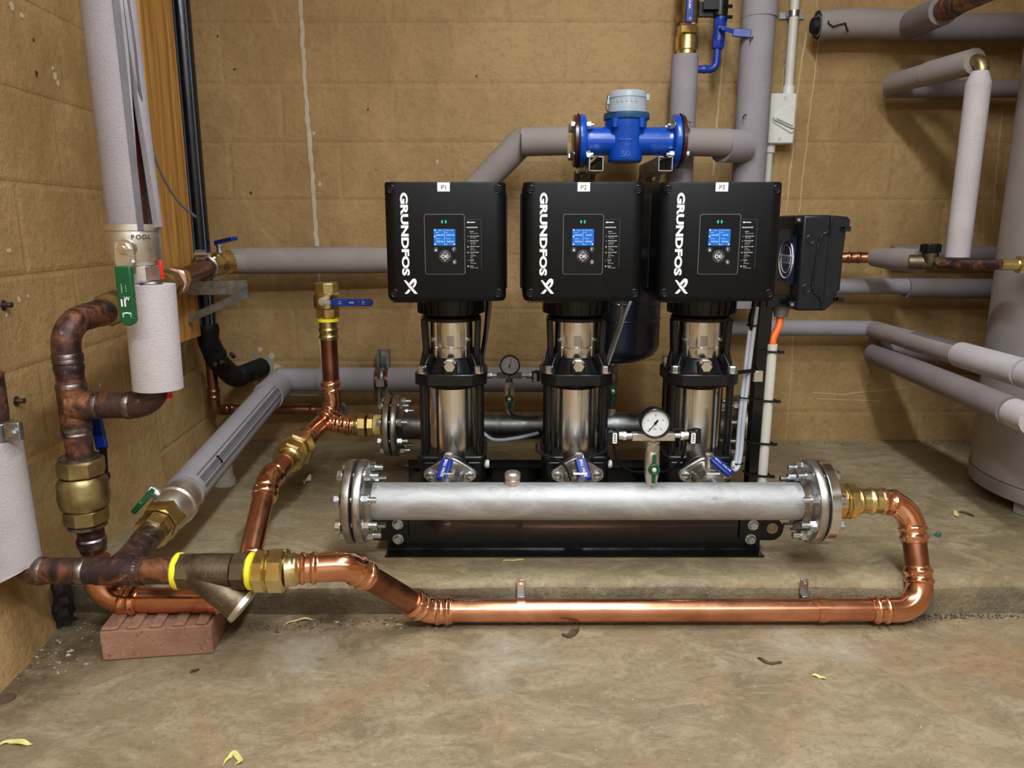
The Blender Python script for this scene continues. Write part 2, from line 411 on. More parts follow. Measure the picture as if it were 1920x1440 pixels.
def emit(name, col, st):
    a = N(name); a.set(col=(0., 0., 0.), rough=.3); a.b.inputs['Emission Color'].default_value = (*col, 1); a.b.inputs['Emission Strength'].default_value = st; return a.m
M['screen'] = emit('blue_screen', S(0, 112, 208), .5)
M['screen_text'] = emit('screen_lettering', S(220, 236, 255), .55)
M['led'] = emit('green_led', S(30, 200, 150), .55)
# ================================================================== ROOM
YB = 2.81; XR = 2.75; YF = -2.2; ZC = 2.38; ZF = -0.082; YE = 1.62
LW0 = V((-1.15, YB, 0)); LWD = V((0.09, -1.48, 0)).normalized(); LWN = V((-LWD.y, LWD.x, 0)); 
if LWN.x < 0: LWN = -LWN
def PL(px, py, off=0.0):
    "photo pixel onto the left wall, off metres proud of it"
    d = FW+V((1, 0, 0))*((px-960)/FPX)-UP*((py-720)/FPX); o = V((0, 0, CAMZ))
    return o+d*((LW0+LWN*off-o).dot(LWN)/d.dot(LWN))
def lwx(Y): return LW0.x+(YB-Y)*0.09/1.48
# lower floor
mb = MB(); mb.box((0.85, (YF+YE+.1)/2, ZF-.03), (4.4, YE+.1-YF, .06)); struct('floor', mb, M['floor'])
# raised slab with a worn rounded nose
mb = MB(); nx = 220; prof = [(0, -.085), (.002, -.06), (.001, -.035), (.003, -.016), (.009, -.005), (.022, 0.), (.06, .0005), (.3, 0.), (1.25, 0.)]
vs = []; fs = []
rs = random.Random(3)
for i in range(nx+1):
    x = -1.3+4.2*i/nx
    wob = .004*sin(x*5.1)+.003*sin(x*17.3+1)+rs.uniform(-.0018, .0018)
    for k, (dy, z) in enumerate(prof):
        q = (1 if k < 6 else .3 if k < 7 else 0)
        vs.append((x, YE+dy+wob*q+(rs.uniform(-.002, .002) if 0 < k < 4 else 0), z+(rs.uniform(-.0012, .0012) if 2 < k < 6 else 0)))
m = len(prof)
for i in range(nx):
    for k in range(m-1): fs.append((i*m+k, (i+1)*m+k, (i+1)*m+k+1, i*m+k+1))
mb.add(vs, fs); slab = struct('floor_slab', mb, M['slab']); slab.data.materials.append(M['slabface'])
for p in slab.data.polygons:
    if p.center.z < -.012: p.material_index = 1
# walls (a recessed backing that shows as the joints, block faces as parts)
def blockwall(name, o, ux, nrm, length, z0, z1, blocks_to, first):
    ux = V(ux).normalized(); nrm = V(nrm).normalized(); o = V(o)
    mb = MB(); c = o+ux*(length/2)-nrm*.0522
    mt = Matrix((ux, nrm, V((0, 0, 1)))).transposed()
    mb.box((c.x, c.y, (z0+z1)/2), (length, .1, z1-z0), mt)
    wl = struct(name, mb, M['wall']); r = random.Random(11)
    row = 0; z = first
    while z < z1:
        zt = min(z+.2, z1); zb = max(z, z0)
        x = -(0.2 if row % 2 else 0.0)-.02
        while x < blocks_to:
            a, b = max(x, 0), min(x+.4, blocks_to)
            if b-a > .05 and zt-zb > .03:
                g = .003; pr = r.uniform(-.0004, .0004); bv = .010+r.uniform(-.003, .004)
                p = [(a+g, zb+g), (b-g, zb+g), (b-g, zt-g), (a+g, zt-g)]
                q = [(a+g+bv, zb+g+bv), (b-g-bv, zb+g+bv), (b-g-bv, zt-g-bv), (a+g+bv, zt-g-bv)]
                m2 = MB(); f = lambda s, h: o+ux*s[0]+V((0, 0, s[1]))+nrm*h
                m2.add([f(s, -.006) for s in p]+[f(s, -.0013) for s in p]+[f(s, pr) for s in q],
                       [(0, 1, 5, 4), (1, 2, 6, 5), (2, 3, 7, 6), (3, 0, 4, 7), (4, 5, 9, 8), (5, 6, 10, 9), (6, 7, 11, 10), (7, 4, 8, 11), (8, 9, 10, 11)])
                struct('block', m2, M['wall'], wl, smooth=False)
            x += .4
        z += .2; row += 1
    return wl
wall_back = blockwall('wall_back', (-1.2, YB, 0), (1, 0, 0), (0, -1, 0), XR+1.25, -.09, ZC, 3.4, -.088)
o = LW0+LWD*(-.05)
wall_left = blockwall('wall_left', (o.x, o.y, 0), LWD, LWN, 5.3, -.09, ZC, 2.2, -.088)
mb = MB(); mb.box((XR+.05, .3, 1.15), (.1, 5.2, 2.6)); struct('wall_right', mb, M['wall'])
M['bare'] = plain('pale_render', S(212, 208, 200), .8, var=.06)
mb = MB(); mb.box((.9, YF-.05, 1.15), (4.4, .1, 2.6)); struct('wall_front', mb, M['bare'])
mb = MB(); mb.box((.9, .3, ZC+.05), (4.6, 5.4, .1)); struct('ceiling', mb, M['bare'])
# rough plaster foot of the left wall, swelling towards the front
mb = MB(); vs = []; fs = []; n1, n2 = 60, 10; r = random.Random(5)
for i in range(n1+1):
    s = .55+1.5*i/n1; c = LW0+LWD*s
    for k in range(n2+1):
        t = k/n2; z = ZF+(.30+.06*sin(s*5))*t if c.y < YE+.04 else .0+.20*t
        sw = (.05-.02*max(0, min(1, (c.y-1.4)/.2)) if c.y < 1.62 else .03-.012*min(1, (c.y-1.62)/.3))*(1-t)**1.8
        p = c+LWN*(sw+(.0005 if t > .95 else .0018)*r.uniform(.2, 1)); vs.append((p.x, p.y, z-.004))
for i in range(n1):
    for k in range(n2): fs.append((i*(n2+1)+k, (i+1)*(n2+1)+k, (i+1)*(n2+1)+k+1, i*(n2+1)+k+1))
mb.add(vs, fs); struct('wall_foot', mb, M['wall'], wall_left)
# wall marks: filled crack, lime drips, paint chips (thin raised patches)
def ribbon(pts, wd, nrm, th, jit=.25, seed=1):
    r = random.Random(seed); pts = [V(p) for p in pts]; nrm = V(nrm); mb = MB(); n = len(pts); vs = []; fs = []
    for i in range(n):
        t = (pts[min(i+1, n-1)]-pts[max(i-1, 0)]).normalized(); sd = nrm.cross(t).normalized()
        a, b = wd/2*(1+r.uniform(-jit, jit)), wd/2*(1+r.uniform(-jit, jit))
        vs += [pts[i]+sd*a, pts[i]+sd*a*.7+nrm*th, pts[i]-sd*b*.7+nrm*th, pts[i]-sd*b]
    for i in range(n-1):
        for k in range(3): fs.append((i*4+k, (i+1)*4+k, (i+1)*4+k+1, i*4+k+1))
    return mb.add(vs, fs)
def wallline(pix, wd, th, name, mat, seed=1, jit=.35, amp=0.002):
    r = random.Random(seed); pts = dense([P(x, y, Y=YB) for x, y in pix], .02)
    pts = [p+V((r.uniform(-amp, amp), 0, 0)) for p in pts]
    struct(name, ribbon(pts, wd, (0, -1, 0), th, jit, seed), mat, wall_back)
wallline([(561, -20), (566, 60), (574, 200), (586, 330), (593, 462)], .0155, .002, 'filled_crack', M['filler'], 1, .35, .0014)
wallline([(597, 512), (600, 640), (603, 690)], .007, .0015, 'filled_crack', M['filler'], 2)
for i, (pix, wd) in enumerate([
    ([(1497, -10), (1494, 40), (1470, 130), (1463, 190)], .005), ([(1513, 60), (1500, 130), (1490, 240), (1474, 400)], .006),
    ([(1532, -10), (1535, 75), (1521, 190), (1505, 330), (1498, 400)], .004), ([(1361, 40), (1352, 150), (1344, 230), (1337, 330)], .008),
    ([(1450, 590), (1448, 700), (1443, 830)], .004), ([(1487, 600), (1484, 700), (1472, 835)], .004),
    ([(1524, 736), (1580, 740), (1700, 726)], .004), ([(1530, 748), (1650, 752)], .003), ([(1880, 200), (1860, 420)], .003),
    ([(1327, 120), (1340, 112), (1330, 120)], .003)]):
    wallline(pix, wd, .0012, 'lime_drip', M['drip'], 20+i)
def chips(spots, plane, nrm, mat, parent, name='paint_chip'):
    for i, (x, y, s) in enumerate(spots):
        r = random.Random(100+i); c = plane(x, y); n = 9
        a, u, v = ortho(nrm); k = W(s, c)/2
        poly = [((k*r.uniform(.5, 1.1))*cos(2*pi*j/n), (k*r.uniform(.5, 1.2))*sin(2*pi*j/n)) for j in range(n)]
        m = MB(); m.prism(poly, c-a*.001, u, v, .0022); struct(name, m, mat, parent)
chips([(103, 143, 17), (108, 156, 12), (99, 128, 8), (16, 470, 14), (35, 562, 12), (52, 556, 8), (187, 722, 8), (116, 358, 4), (12, 590, 10), (22, 12, 16), (40, 28, 14)], lambda x, y: PL(x, y), LWN, M['filler'], wall_left)
chips([(68, 138, 12), (192, 300, 5), (63, 75, 8)], lambda x, y: PL(x, y), LWN, M['debris'], wall_left)
chips([(820, 303, 9), (480, 720, 12), (600, 345, 10), (583, 300, 9), (588, 250, 8), (508, 668, 14), (488, 655, 12), (520, 690, 16)], lambda x, y: P(x, y, Y=YB), (0, -1, 0), M['filler'], wall_back)
chips([(893, 143, 5), (470, 362, 7), (690, 205, 5), (440, 130, 6), (408, 68, 5)], lambda x, y: P(x, y, Y=YB), (0, -1, 0), M['debris'], wall_back)
chips([(496, 690, 50), (520, 700, 26), (478, 668, 20)], lambda x, y: P(x, y, Y=YB), (0, -1, 0), M['mortar'], wall_back, 'mortar_patch')
# fixing bolts left in the left wall
for x, y in ((6, 572), (30, 752)):
    p = PL(x, y, 0); mb = MB(); mb.lathe(p-LWN*.004, LWN, [(0, .011), (.006, .011), (.007, .006), (.022, .006)], 12)
    solo('wall_bolt', 'rusty bolt sticking out of left wall, %s of two at the left edge' % ('upper' if y < 600 else 'lower'), 'bolt', mb, M['solder'], p)
# ================================================================== LEFT-HAND PIPEWORK
def bolt_mesh(r, head, shaft, nut=None, name='bolt'):
    "hex head at origin pointing along +Z, washer, shank behind, optional nut further back"
    mb = MB(); mb.lathe((0, 0, 0), (0, 0, 1), [(0, r*1.22), (r*.22, r*1.22)], 16)
    mb.lathe((0, 0, r*.22), (0, 0, 1), [(0, r), (head*.85, r), (head, r*.82)], 6)
    if shaft: mb.lathe((0, 0, 0), (0, 0, -1), [(0, r*.56), (shaft, r*.56)], 12)
    if nut is not None:
        mb.lathe((0, 0, -nut), (0, 0, -1), [(0, r*1.22), (r*.22, r*1.22)], 16)
        mb.lathe((0, 0, -nut-r*.22), (0, 0, -1), [(0, r), (head*1.1, r)], 6)
    me = mb.mesh(name); me.materials.append(M['zinc']); return me
def beads(r, *bs, h=.16, wd=.006):
    def f(s, L):
        q = r
        for b in bs:
            b = b if b >= 0 else L+b
            q += r*h*max(0, 1-((s-b)/wd)**2)
        return q
    return f
def fitting(mb, pts, rad, r, seg=24, ends=(1, 1)):
    "press fitting along a bent path: sleeve a little larger than the pipe with rolled beads by the ends"
    p = dense(fillet(pts, rad, 12), .003); k = r*1.07
    mb.sweep(p, beads(k, .012, -.012, .034, -.034, h=.13), seg); return mb
def hexring(mb, c, axis, r, L, seg=6, cham=.1):
    c, axis = V(c), V(axis).normalized()
    mb.lathe(c-axis*L/2, axis, [(0, r*(1-cham)), (L*.12, r), (L*.88, r), (L, r*(1-cham))], seg); return mb

# ---- H: tall lagged pipe at upper left, its foam split open down the right side
YP = 1.48
a = P(205, 0, Y=YP); b = P(249, 420, Y=YP); X0 = (a.x+b.x)/2; zb = P(249, 428, Y=YP).z; R = .047
t = T('lagged_riser', 'thick grey foam lagged pipe at upper left, split open above the steel valve', 'pipe', (X0, YP, zb))
mb = MB(); nz = 40; seg = 40; vs = []; fs = []
for i in range(nz+1):
    z = zb+(1.6-zb)*i/nz; op = max(.035, .62*(1-(z-zb)/.34))
    sh = .006*sin(z*3)
    for k in range(seg+1):
        q = radians(-32)+op/2+(2*pi-op)*k/seg
        spread = 1+.16*max(0, 1-(z-zb)/.4)*max(0, 1-k/6.)
        vs.append((X0+sh+R*spread*cos(q), YP+R*spread*sin(q), z+.004*cos(q+1)*(i == 0)))
    for k in range(seg+1):
        q = radians(-32)+op/2+(2*pi-op)*k/seg
        spread = 1+.16*max(0, 1-(z-zb)/.4)*max(0, 1-k/6.)
        vs.append((X0+sh+(R*spread-.013)*cos(q), YP+(R*spread-.013)*sin(q), z))
m = 2*(seg+1)
for i in range(nz):
    o, p = i*m, (i+1)*m
    for k in range(seg):
        fs.append((o+k, o+k+1, p+k+1, p+k)); fs.append((o+seg+1+k, p+seg+1+k, p+seg+2+k, o+seg+2+k))
    fs.append((o, p, p+seg+1, o+seg+1)); fs.append((o+seg, o+2*seg+1, p+2*seg+1, p+seg))
for k in range(seg): fs.append((k, seg+1+k, seg+2+k, k+1))
mb.add(vs, fs); t.part('foam_sleeve', mb, M['foam'])
mb = MB()
for k, dx in enumerate((0, .006, .012)):
    q = radians(-44)-dx*12; p = V((X0+(R+.0015)*cos(q), YP+(R+.0015)*sin(q), 0))
    mb.bar(p+V((0, 0, zb-.004)), p+V((.006*sin(1.6*3), 0, 1.6)), .0045, .003, (cos(q), sin(q), 0))
t.part('foam_seam', mb, M['seam'], label='dark grey glued edge strips of the split foam')
mb = MB(); mb.sweep([(X0, YP, zb-.004), (X0, YP, 1.6)], .027, 20); t.part('copper_pipe', mb, M['copper'])
# loose strip of seam hanging off
pts = spline([P(239, -10, Y=1.43), P(252, 80, Y=1.44), P(262, 165, Y=1.46), P(280, 260, Y=1.5), P(305, 330, Y=1.56), P(335, 378, Y=1.64), P(367, 407, Y=1.72)], 8)
mb = MB(); mb.sweep(pts, .0035, 8, ell=(1, .5)); solo('hanging_seam_strip', 'thin dark grey strip curling away from the upper left lagged pipe', 'strip', mb, M['seam'], pts[-1])
# ---- timber post
pa = PL(300, 0, 0); zt = 2.0; z0 = P(330, 638, Y=2.35).z
xw = lwx(2.35); fx = P(288, 300, Y=2.22).x
mb = MB(); mb.box((fx-.04, 2.33, (zt+z0)/2), (.08, .22, zt-z0)); 
solo('timber_post', 'rough yellowish timber post against left wall behind the lagged pipe', 'post', mb, M['timber'], (fx-.05, 2.33, z0), bevel=.003)
# ---- I: steel ball valve with green lever (marked POOL)
cx = X0; zt = P(258, 428, Y=YP).z; zm = P(258, 480, Y=YP).z; zlow = P(262, 533, Y=YP).z
t = T('ball_valve', 'nickel plated ball valve with green lever hanging down, handwritten POOL', 'valve', (cx, YP, zlow))
rv = W(47, (cx, YP, zm)); mb = MB()
H = zt-zlow
mb.lathe((cx, YP, zlow), (0, 0, 1), [(0, .031), (.004, .033)], 24)
hexring(mb, (cx, YP, zlow+.022), (0, 0, 1), rv*.86, .034, 8)
mb.lathe((cx, YP, zlow+.038), (0, 0, 1), [(0, rv*.8), (.006, rv*.9), (.012, rv*.97), (H*.55, rv*.99), (H*.6, rv*.96), (H*.68, rv*.96), (H*.7, rv*1.0), (H*.72, rv*1.01), (H-.042, rv*1.02), (H-.038, rv*.9)], 36)
body = t.part('body', mb, M['nickel'])
st = P(237, 466, Y=YP-rv)
mb = MB(); mb.lathe((st.x, YP-rv*.8, st.z), (0, -1, 0), [(0, .017), (rv*.2+.004, .017), (rv*.2+.006, .0155)], 24); hexring(mb, (st.x, YP-rv-.010, st.z), (0, -1, 0), .012, .010); mb.lathe((st.x, YP-rv-.012, st.z), (0, -1, 0), [(0, .0062), (.009, .0058)], 12)
t.part('stem', mb, M['chrome'])
# lever: steel tang then green sleeve
lt = P(233, 505, Y=1.395); lt.x = st.x+.009; lb = P(240, 612, Y=1.395)
mb = MB(); mb.prism([(-.016, .012), (.016, .012), (.019, -.018), (.017, -.047), (-.017, -.047), (-.019, -.02)], (st.x, YP-rv-.006, st.z), (1, 0, 0), (0, 0, 1), .004)
mb.bar((st.x+.002, YP-rv-.009, st.z-.03), (lt.x, 1.400, lt.z-.004), .030, .004, (0, -1, 0))
lev = t.part('lever', mb, M['nickel'])
wl_ = W(30, lt); mb = MB(); L = (lt.z-lb.z)
pl = [(wl_/2*sx, 0) for sx in (-1, 1)]
poly = [(-wl_/2, 0), (-wl_/2, -L+wl_*.2)]+[(wl_/2*cos(pi+pi*k/10), -L+wl_*.3+wl_*.45*sin(pi+pi*k/10)) for k in range(1, 10)]+[(wl_/2, -L+wl_*.2), (wl_/2, 0)]
mb.prism(poly, (lt.x, 1.402, lt.z+.006), (1, 0, 0), (0, 0, 1), .013); 
g = t.part('lever_sleeve', mb, M['green'], lev, bevel=.0025)
mb = MB()
def tx(mb, s, size, px, py, Y, ux=(1, 0, 0), uy=(0, 0, 1), bold=0, fit=None, **k):
    q = text(s, size, P(px, py, Y=Y), ux, uy, bold, fit=fit, **k); mb.add(q.v, q.f)
YL = 1.3885
XL = lt.x
for s_, sz, dx, py, ux, uy, bo in (('WATERMARK', .0028, -.004, 541, (0, 0, -1), (1, 0, 0), 0), ('15 mm  AS', .0028, .004, 541, (0, 0, -1), (1, 0, 0), 0), ('W', .010, .004, 560, (1, 0, 0), (0, 0, 1), .03), ('(', .018, .001, 588, (0, 0, -1), (1, 0, 0), .02), ('OPEN', .004, -.006, 590, (0, 0, -1), (1, 0, 0), 0), ('SHUT', .004, .008, 590, (0, 0, -1), (1, 0, 0), 0)):
    q = text(s_, sz, (XL+dx, YL, P(240, py, Y=YL).z), ux, uy, bo); mb.add(q.v, q.f)
for k, dx in enumerate((-4, 1)):
    q = P(236+dx, 568, Y=YL); mb.prism([(0, 0), (.003, 0), (.003, .014), (0, .014)], (XL-.008+k*.006, YL, q.z-.007), (1, 0, 0), (0, 0, 1), .0003)
t.part('lever_lettering', mb, M['white'], lev)
mb = MB()
for ch, ang in zip('POOL', (24, 35, 47, 58)):
    q = radians(-90+ang); n = V((cos(q), sin(q), 0)); p = V((cx, YP, zt-.016))+n*(rv*1.03)
    x = text(ch, .012, p, (-n.y, n.x, 0), (0, 0, 1), .01); mb.add(x.v, x.f)
t.part('handwriting', mb, M['black_print'])
mb = MB()
for i, ch in enumerate('DN50'):
    q = radians(-90+58); n = V((cos(q), sin(q), 0)); p = V((cx, YP, zm-.004+.011*(1.5-i)))+n*(rv*1.005)
    x = text(ch, .011, p, (0, 0, -1), (-n.y, n.x, 0), .01, th=.001); mb.add(x.v, x.f)
t.part('cast_mark', mb, M['chrome'])
# red plastic tag and pink tape below it
mb = MB(); q = P(302, 503, Y=YP); mb.bar(P(299, 488, Y=YP-.01), P(306, 524, Y=YP-.01), .006, .005, (0, -1, 0))
t.part('red_tag', mb, M['red'], label='red plastic tag on the right of the steel valve', bevel=.001)
mb = MB(); mb.lathe((cx+.004, YP, zlow-.008), (0, 0, 1), [(0, .029), (.003, .033), (.009, .031)], 20); t.part('thread_tape', mb, M['pink'])
# ---- short foam sleeve under the valve with copper bend to the tee
zA = P(282, 531, Y=YP).z-.002; zB = P(293, 728, Y=YP).z
t = T('lagged_stub', 'short pale foam sleeve below the green lever steel valve', 'pipe', (cx, YP, zB))
mb = MB(); Rf = W(44.5, (cx, YP, (zA+zB)/2)); xs = cx+.012; xt2 = cx+.018
mb.sweep(dense([(cx+.021, YP, zA), (cx+.018, YP, zB)], .02), Rf, 36); t.part('foam_sleeve', mb, M['foam_light'])
mb = MB(); mb.lathe((cx+.016, YP, zA-.01), (0, 0, 1), [(0, .028), (.012, .029), (.016, .026)], 20); t.part('solder_collar', mb, M['solder'])
mb = MB(); q = P(316, 742, Y=YP+.005); q.z = zB-.022; mb.lathe(q-V((0, 0, .0)), (0, 0, 1), [(0, .006), (.004, .008), (.008, .0065), (.012, .008), (.03, .008)], 14); t.part('red_cap', mb, M['red'])
# ---- B: tarnished copper loop: elbow from the brass socket, drop, tee, branch
r0 = .027
pt = [P(214, 577, Y=1.60), P(133, 607, Y=YP), P(124, 700, Y=YP), P(150, 865, Y=YP)]
xv = pt[2].x
t = T('copper_pipe', 'tarnished copper loop with tee beside the pale foam sleeve on left', 'pipe', (P(150, 865, Y=YP).x, YP, P(150, 865, Y=YP).z))
xB = P(129, 690, Y=YP).x
top = V((xB, YP, P(120, 606, Y=YP).z-.0)); e0 = P(212, 580, Y=1.60)
run = fillet([e0, top, V((xB, YP, P(130, 700, Y=YP).z))], .055, 12)
mb = MB(); mb.sweep(dense(run, .004), beads(r0, .035, -.012, h=.07, wd=.008), 28); t.part('elbow', mb, M['copper_old'])
mb = MB(); zz = [P(130, y, Y=YP).z for y in (664, 690, 720, 728, 840, 858)]
mb.sweep(dense([(xB, YP, zz[0]), (xB, YP, zz[3])], .004), r0*.97, 28); t.part('pipe', mb, M['copper_old'])
for y in (668, 676, 724):
    mb = MB(); z = P(130, y, Y=YP).z; mb.lathe((xB, YP, z-.006), (0, 0, 1), [(0, r0), (.003, r0*1.09), (.010, r0*1.07), (.013, r0)], 24); t.part('solder_collar', mb, M['solder'])
ztee = P(140, 760, Y=YP).z; xb2 = P(296, 745, Y=YP).x
mb = MB(); mb.sweep(dense([(xB, YP, zz[3]+.002), (xB, YP, ztee), (xB+.001, YP, P(140, 800, Y=YP).z)], .004), r0*1.06, 28)
mb.sweep(dense([(xB, YP, ztee), (P(185, 760, Y=YP).x, YP, ztee)], .004), lambda s, L: r0*(1.06+.25*max(0, 1-s/.045)), 28); t.part('tee', mb, M['copper_old'])
br = fillet([V((xB+.03, YP, ztee)), V((cx+.013, YP, ztee)), V((cx+.014, YP, zB+.03))], .05, 12)
mb = MB(); mb.sweep(dense(br, .004), r0*.99, 28); t.part('branch', mb, M['copper_old'])
for px in (183, 243):
    mb = MB(); x = P(px, 760, Y=YP).x; mb.lathe((x-.007, YP, ztee), (1, 0, 0), [(0, r0), (.003, r0*1.07), (.011, r0*1.06), (.014, r0)], 24); t.part('solder_collar', mb, M['solder'])
mb = MB(); mb.sweep(dense([(xB+.001, YP, P(140, 800, Y=YP).z+.01), (xB+.001, YP, P(150, 866, Y=YP).z)], .004), r0*.97, 28); t.part('lower_pipe', mb, M['copper_old'])
mb = MB(); z = P(140, 806, Y=YP).z; mb.lathe((xB, YP, z-.012), (0, 0, 1), [(0, r0), (.004, r0*1.09), (.008, r0*1.02), (.014, r0*1.1), (.024, r0*1.04)], 24); t.part('solder_collar', mb, M['solder'])
# ---- C: big dull brass valve below, blue lever behind it
zt = P(150, 856, Y=YP).z; zb_ = P(168, 985, Y=YP).z; xc = (P(150, 856, Y=YP).x+P(163, 985, Y=YP).x)/2; rc = W(42, (xc, YP, (zt+zb_)/2))
t = T('ball_valve', 'large dull brass ball valve with blue lever behind, beside left wall', 'valve', (xc, YP, zb_))
Hh = zt-zb_; mb = MB()
hexring(mb, (xB, YP, zt-.022), (0, 0, 1), rc*.99, .036, 8); hexring(mb, (xc, YP, zb_+.024), (0, 0, 1), rc*.95, .034, 8)
mb.lathe((xc, YP, zb_+.04), (0, 0, 1), [(0, rc*.82), (.006, rc), (.03, rc*1.08), (.034, rc*1.04), (.058, rc*1.04), (.07, rc*.86)], 36)
t.part('body', mb, M['brass_old'])
mb = MB()
for z in (zt-.002, zb_+.002): mb.lathe((xc, YP, z-.005), (0, 0, 1), [(0, rc*.74), (.002, rc*.82), (.008, rc*.82), (.010, rc*.74)], 20)
t.part('thread_sealant', mb, M['solder'])
p0 = P(196, 890, Y=1.52); p1 = P(186, 852, Y=1.53); p2 = P(180, 785, Y=1.54)
mb = MB(); mb.bar(p0, P(193, 838, Y=1.525), .014, .006, (0, -1, 0)); mb.cyl(P(180, 893, Y=1.5), P(203, 893, Y=1.52), .009, 12)
lv = t.part('lever', mb, M['black_plastic'])
mb = MB(); mb.bar(P(192, 842, Y=1.53), P(179, 782, Y=1.535), .024, .010, (0, -1, 0)); t.part('lever_sleeve', mb, M['blue'], lv, bevel=.002)
# ---- D: from the valve down, round and along the brick, then rising to the back
ZB = .017; YD = 1.50; xD = P(178, 1040, Y=YD).x
d0 = V((xc+.004, YP, zb_+.004)); d1 = V((xD, YD, P(172, 1030, Y=YD).z)); d2 = V((xD, YD, ZB)); d3 = P(418, 1128, Y=YD); d3.z = ZB
d4 = P(484, 1030, Y=1.66); d5 = P(500, 905, Y=1.84); d6 = P(597, 795, Y=2.33)
t = T('copper_pipe', 'bright copper pipe on the brick that bends and rises towards the back', 'pipe', d3)
mb = MB(); mb.sweep(dense([d0, V((xD-.002, YD, P(172, 1030, Y=YD).z))], .005), r0*.97, 24); t.part('drop_pipe', mb, M['copper_old'])
mb = MB(); mb.lathe(d0-V((0, 0, .03)), (0, 0, -1), [(0, r0), (.004, r0*1.1), (.018, r0*1.06), (.022, r0)], 24); t.part('solder_collar', mb, M['solder'])
xe = P(262, 1128, Y=YD).x
mb = MB(); fitting(mb, [V((xD, YD, P(172, 1045, Y=YD).z)), d2, V((xe, YD, ZB))], .06, r0); t.part('elbow', mb, M['copper'])
mb = MB(); mb.sweep(dense([V((xe-.01, YD, ZB)), d3], .01), r0*.98, 24); t.part('pipe', mb, M['copper_pipe'])
dr = (d4-d3).normalized(); mb = MB(); fitting(mb, [d3-V((.022, 0, 0)), d3+V((.025, 0, 0)), d4-dr*.02], .04, r0); t.part('elbow', mb, M['copper'])
mb = MB(); mb.sweep(dense([d4-dr*.05, d5], .01), r0*.97, 24); t.part('pipe', mb, M['copper_pipe'])
e = (d5-d4).normalized(); q = (d6-d5).normalized()
mb = MB(); fitting(mb, [d5-e*.055, d5, d5+q*.07], .05, r0); t.part('elbow', mb, M['copper'])
# union and upper length are their own piece
un0 = d5.lerp(d6, .28); un1 = d5.lerp(d6, .72)
mb = MB(); mb.sweep(dense([d5+q*.06, un0], .01), r0*.97, 24); t.part('pipe', mb, M['copper_pipe'])
t = T('pipe_union', 'large brass union on the rising copper pipe left of the pumps', 'union', un0)
mb = MB(); ax = q
mb.lathe(un0, ax, [(0, .029), (.03, .031), (.034, .036)], 24); hexring(mb, un0+ax*.06, ax, .046, .05, 8)
t.part('union_nut', mb, M['brass'])
mb = MB(); hexring(mb, un0+ax*.118, ax, .052, .055, 8); mb.lathe(un0+ax*.085, ax, [(0, .04), (.02, .04)], 24); mb.lathe(un0+ax*.145, ax, [(0, .042), (.03, .034), (.05, .031)], 24)
t.part('union_body', mb, M['brass'])
# ---- tee at the back with riser and brass valve
tee = P(607, 790, Y=2.33); RT = .027
t = T('copper_tee', 'copper tee behind the union with riser bend and brass tail into rear flange', 'pipe fitting', tee)
up = P(624, 757, Y=2.35); xr_ = P(619, 720, Y=2.35)
mb = MB(); fitting(mb, [un1-q*.03, tee, P(622, 768, Y=2.35)], .02, RT); fitting(mb, [tee, P(660, 797, Y=2.34)], .02, RT*.98); t.part('tee', mb, M['copper'])
mb = MB(); fitting(mb, [P(612, 782, Y=2.34), P(625, 757, Y=2.35), P(619, 712, Y=2.35)], .04, RT); t.part('bend', mb, M['copper'])
ZR = .18; fx0 = P(648, 797, Y=2.35)
mb = MB(); mb.sweep(dense([P(644, 797, Y=2.35), P(680, 797, Y=2.35)], .002), beads(.031, .012, -.015, .035, h=.13), 24); t.part('press_sleeve', mb, M['brass'])
mb = MB(); c = P(680, 797, Y=2.35); hexring(mb, c, (1, 0, 0), .04, .028, 8); hexring(mb, P(696, 797, Y=2.35), (1, 0, 0), .038, .022, 8); t.part('hex_nut', mb, M['brass'])
mb = MB(); mb.cyl(P(702, 797, Y=2.35), P(716, 797, Y=2.35), .034, 20); t.part('thread_tape', mb, M['cream'])
za, zb2 = P(617, 606, Y=2.35).z, P(619, 715, Y=2.35).z; xr_ = P(617, 640, Y=2.35).x
mb = MB(); mb.sweep([(xr_, 2.35, zb2-.005), (xr_, 2.35, za)], RT*.97, 20); t.part('riser', mb, M['copper_dull'])
z1 = P(612, 528, Y=2.35).z
t2 = T('ball_valve', 'brass ball valve with blue lever pointing right, on top of copper riser', 'valve', (xr_, 2.35, za-.01))
mb = MB(); zq = [P(612, y, Y=2.35).z for y in (636, 608, 600, 580, 570, 552, 530)]
mb.sweep(dense([(xr_, 2.35, zq[0]), (xr_, 2.35, zq[2])], .002), beads(.0285, .008, .03, h=.1), 24); t2.part('press_tail', mb, M['brass'])
mb = MB(); mb.lathe((xr_, 2.35, zq[2]-.004), (0, 0, 1), [(0, .034), (.010, .034)], 20); t2.part('thread_tape', mb, M['yellow'])
mb = MB(); hexring(mb, (xr_, 2.35, (zq[2]+zq[3])/2+.008), (0, 0, 1), .037, .036, 8)
mb.lathe((xr_, 2.35, zq[3]), (0, 0, 1), [(0, .032), (.006, .041), (.03, .041), (zq[5]-zq[3], .041), (zq[5]-zq[3]+.006, .036)], 28); hexring(mb, (xr_, 2.35, (zq[5]+zq[6])/2), (0, 0, 1), .037, zq[6]-zq[5], 8); t2.part('body', mb, M['brass'])
sp = P(606, 566, Y=2.35-.041); mb = MB(); mb.lathe((sp.x, 2.32, sp.z), (0, -1, 0), [(0, .014), (.016, .014)], 20); hexring(mb, (sp.x, 2.298, sp.z), (0, -1, 0), .010, .008); t2.part('stem', mb, M['nickel'])
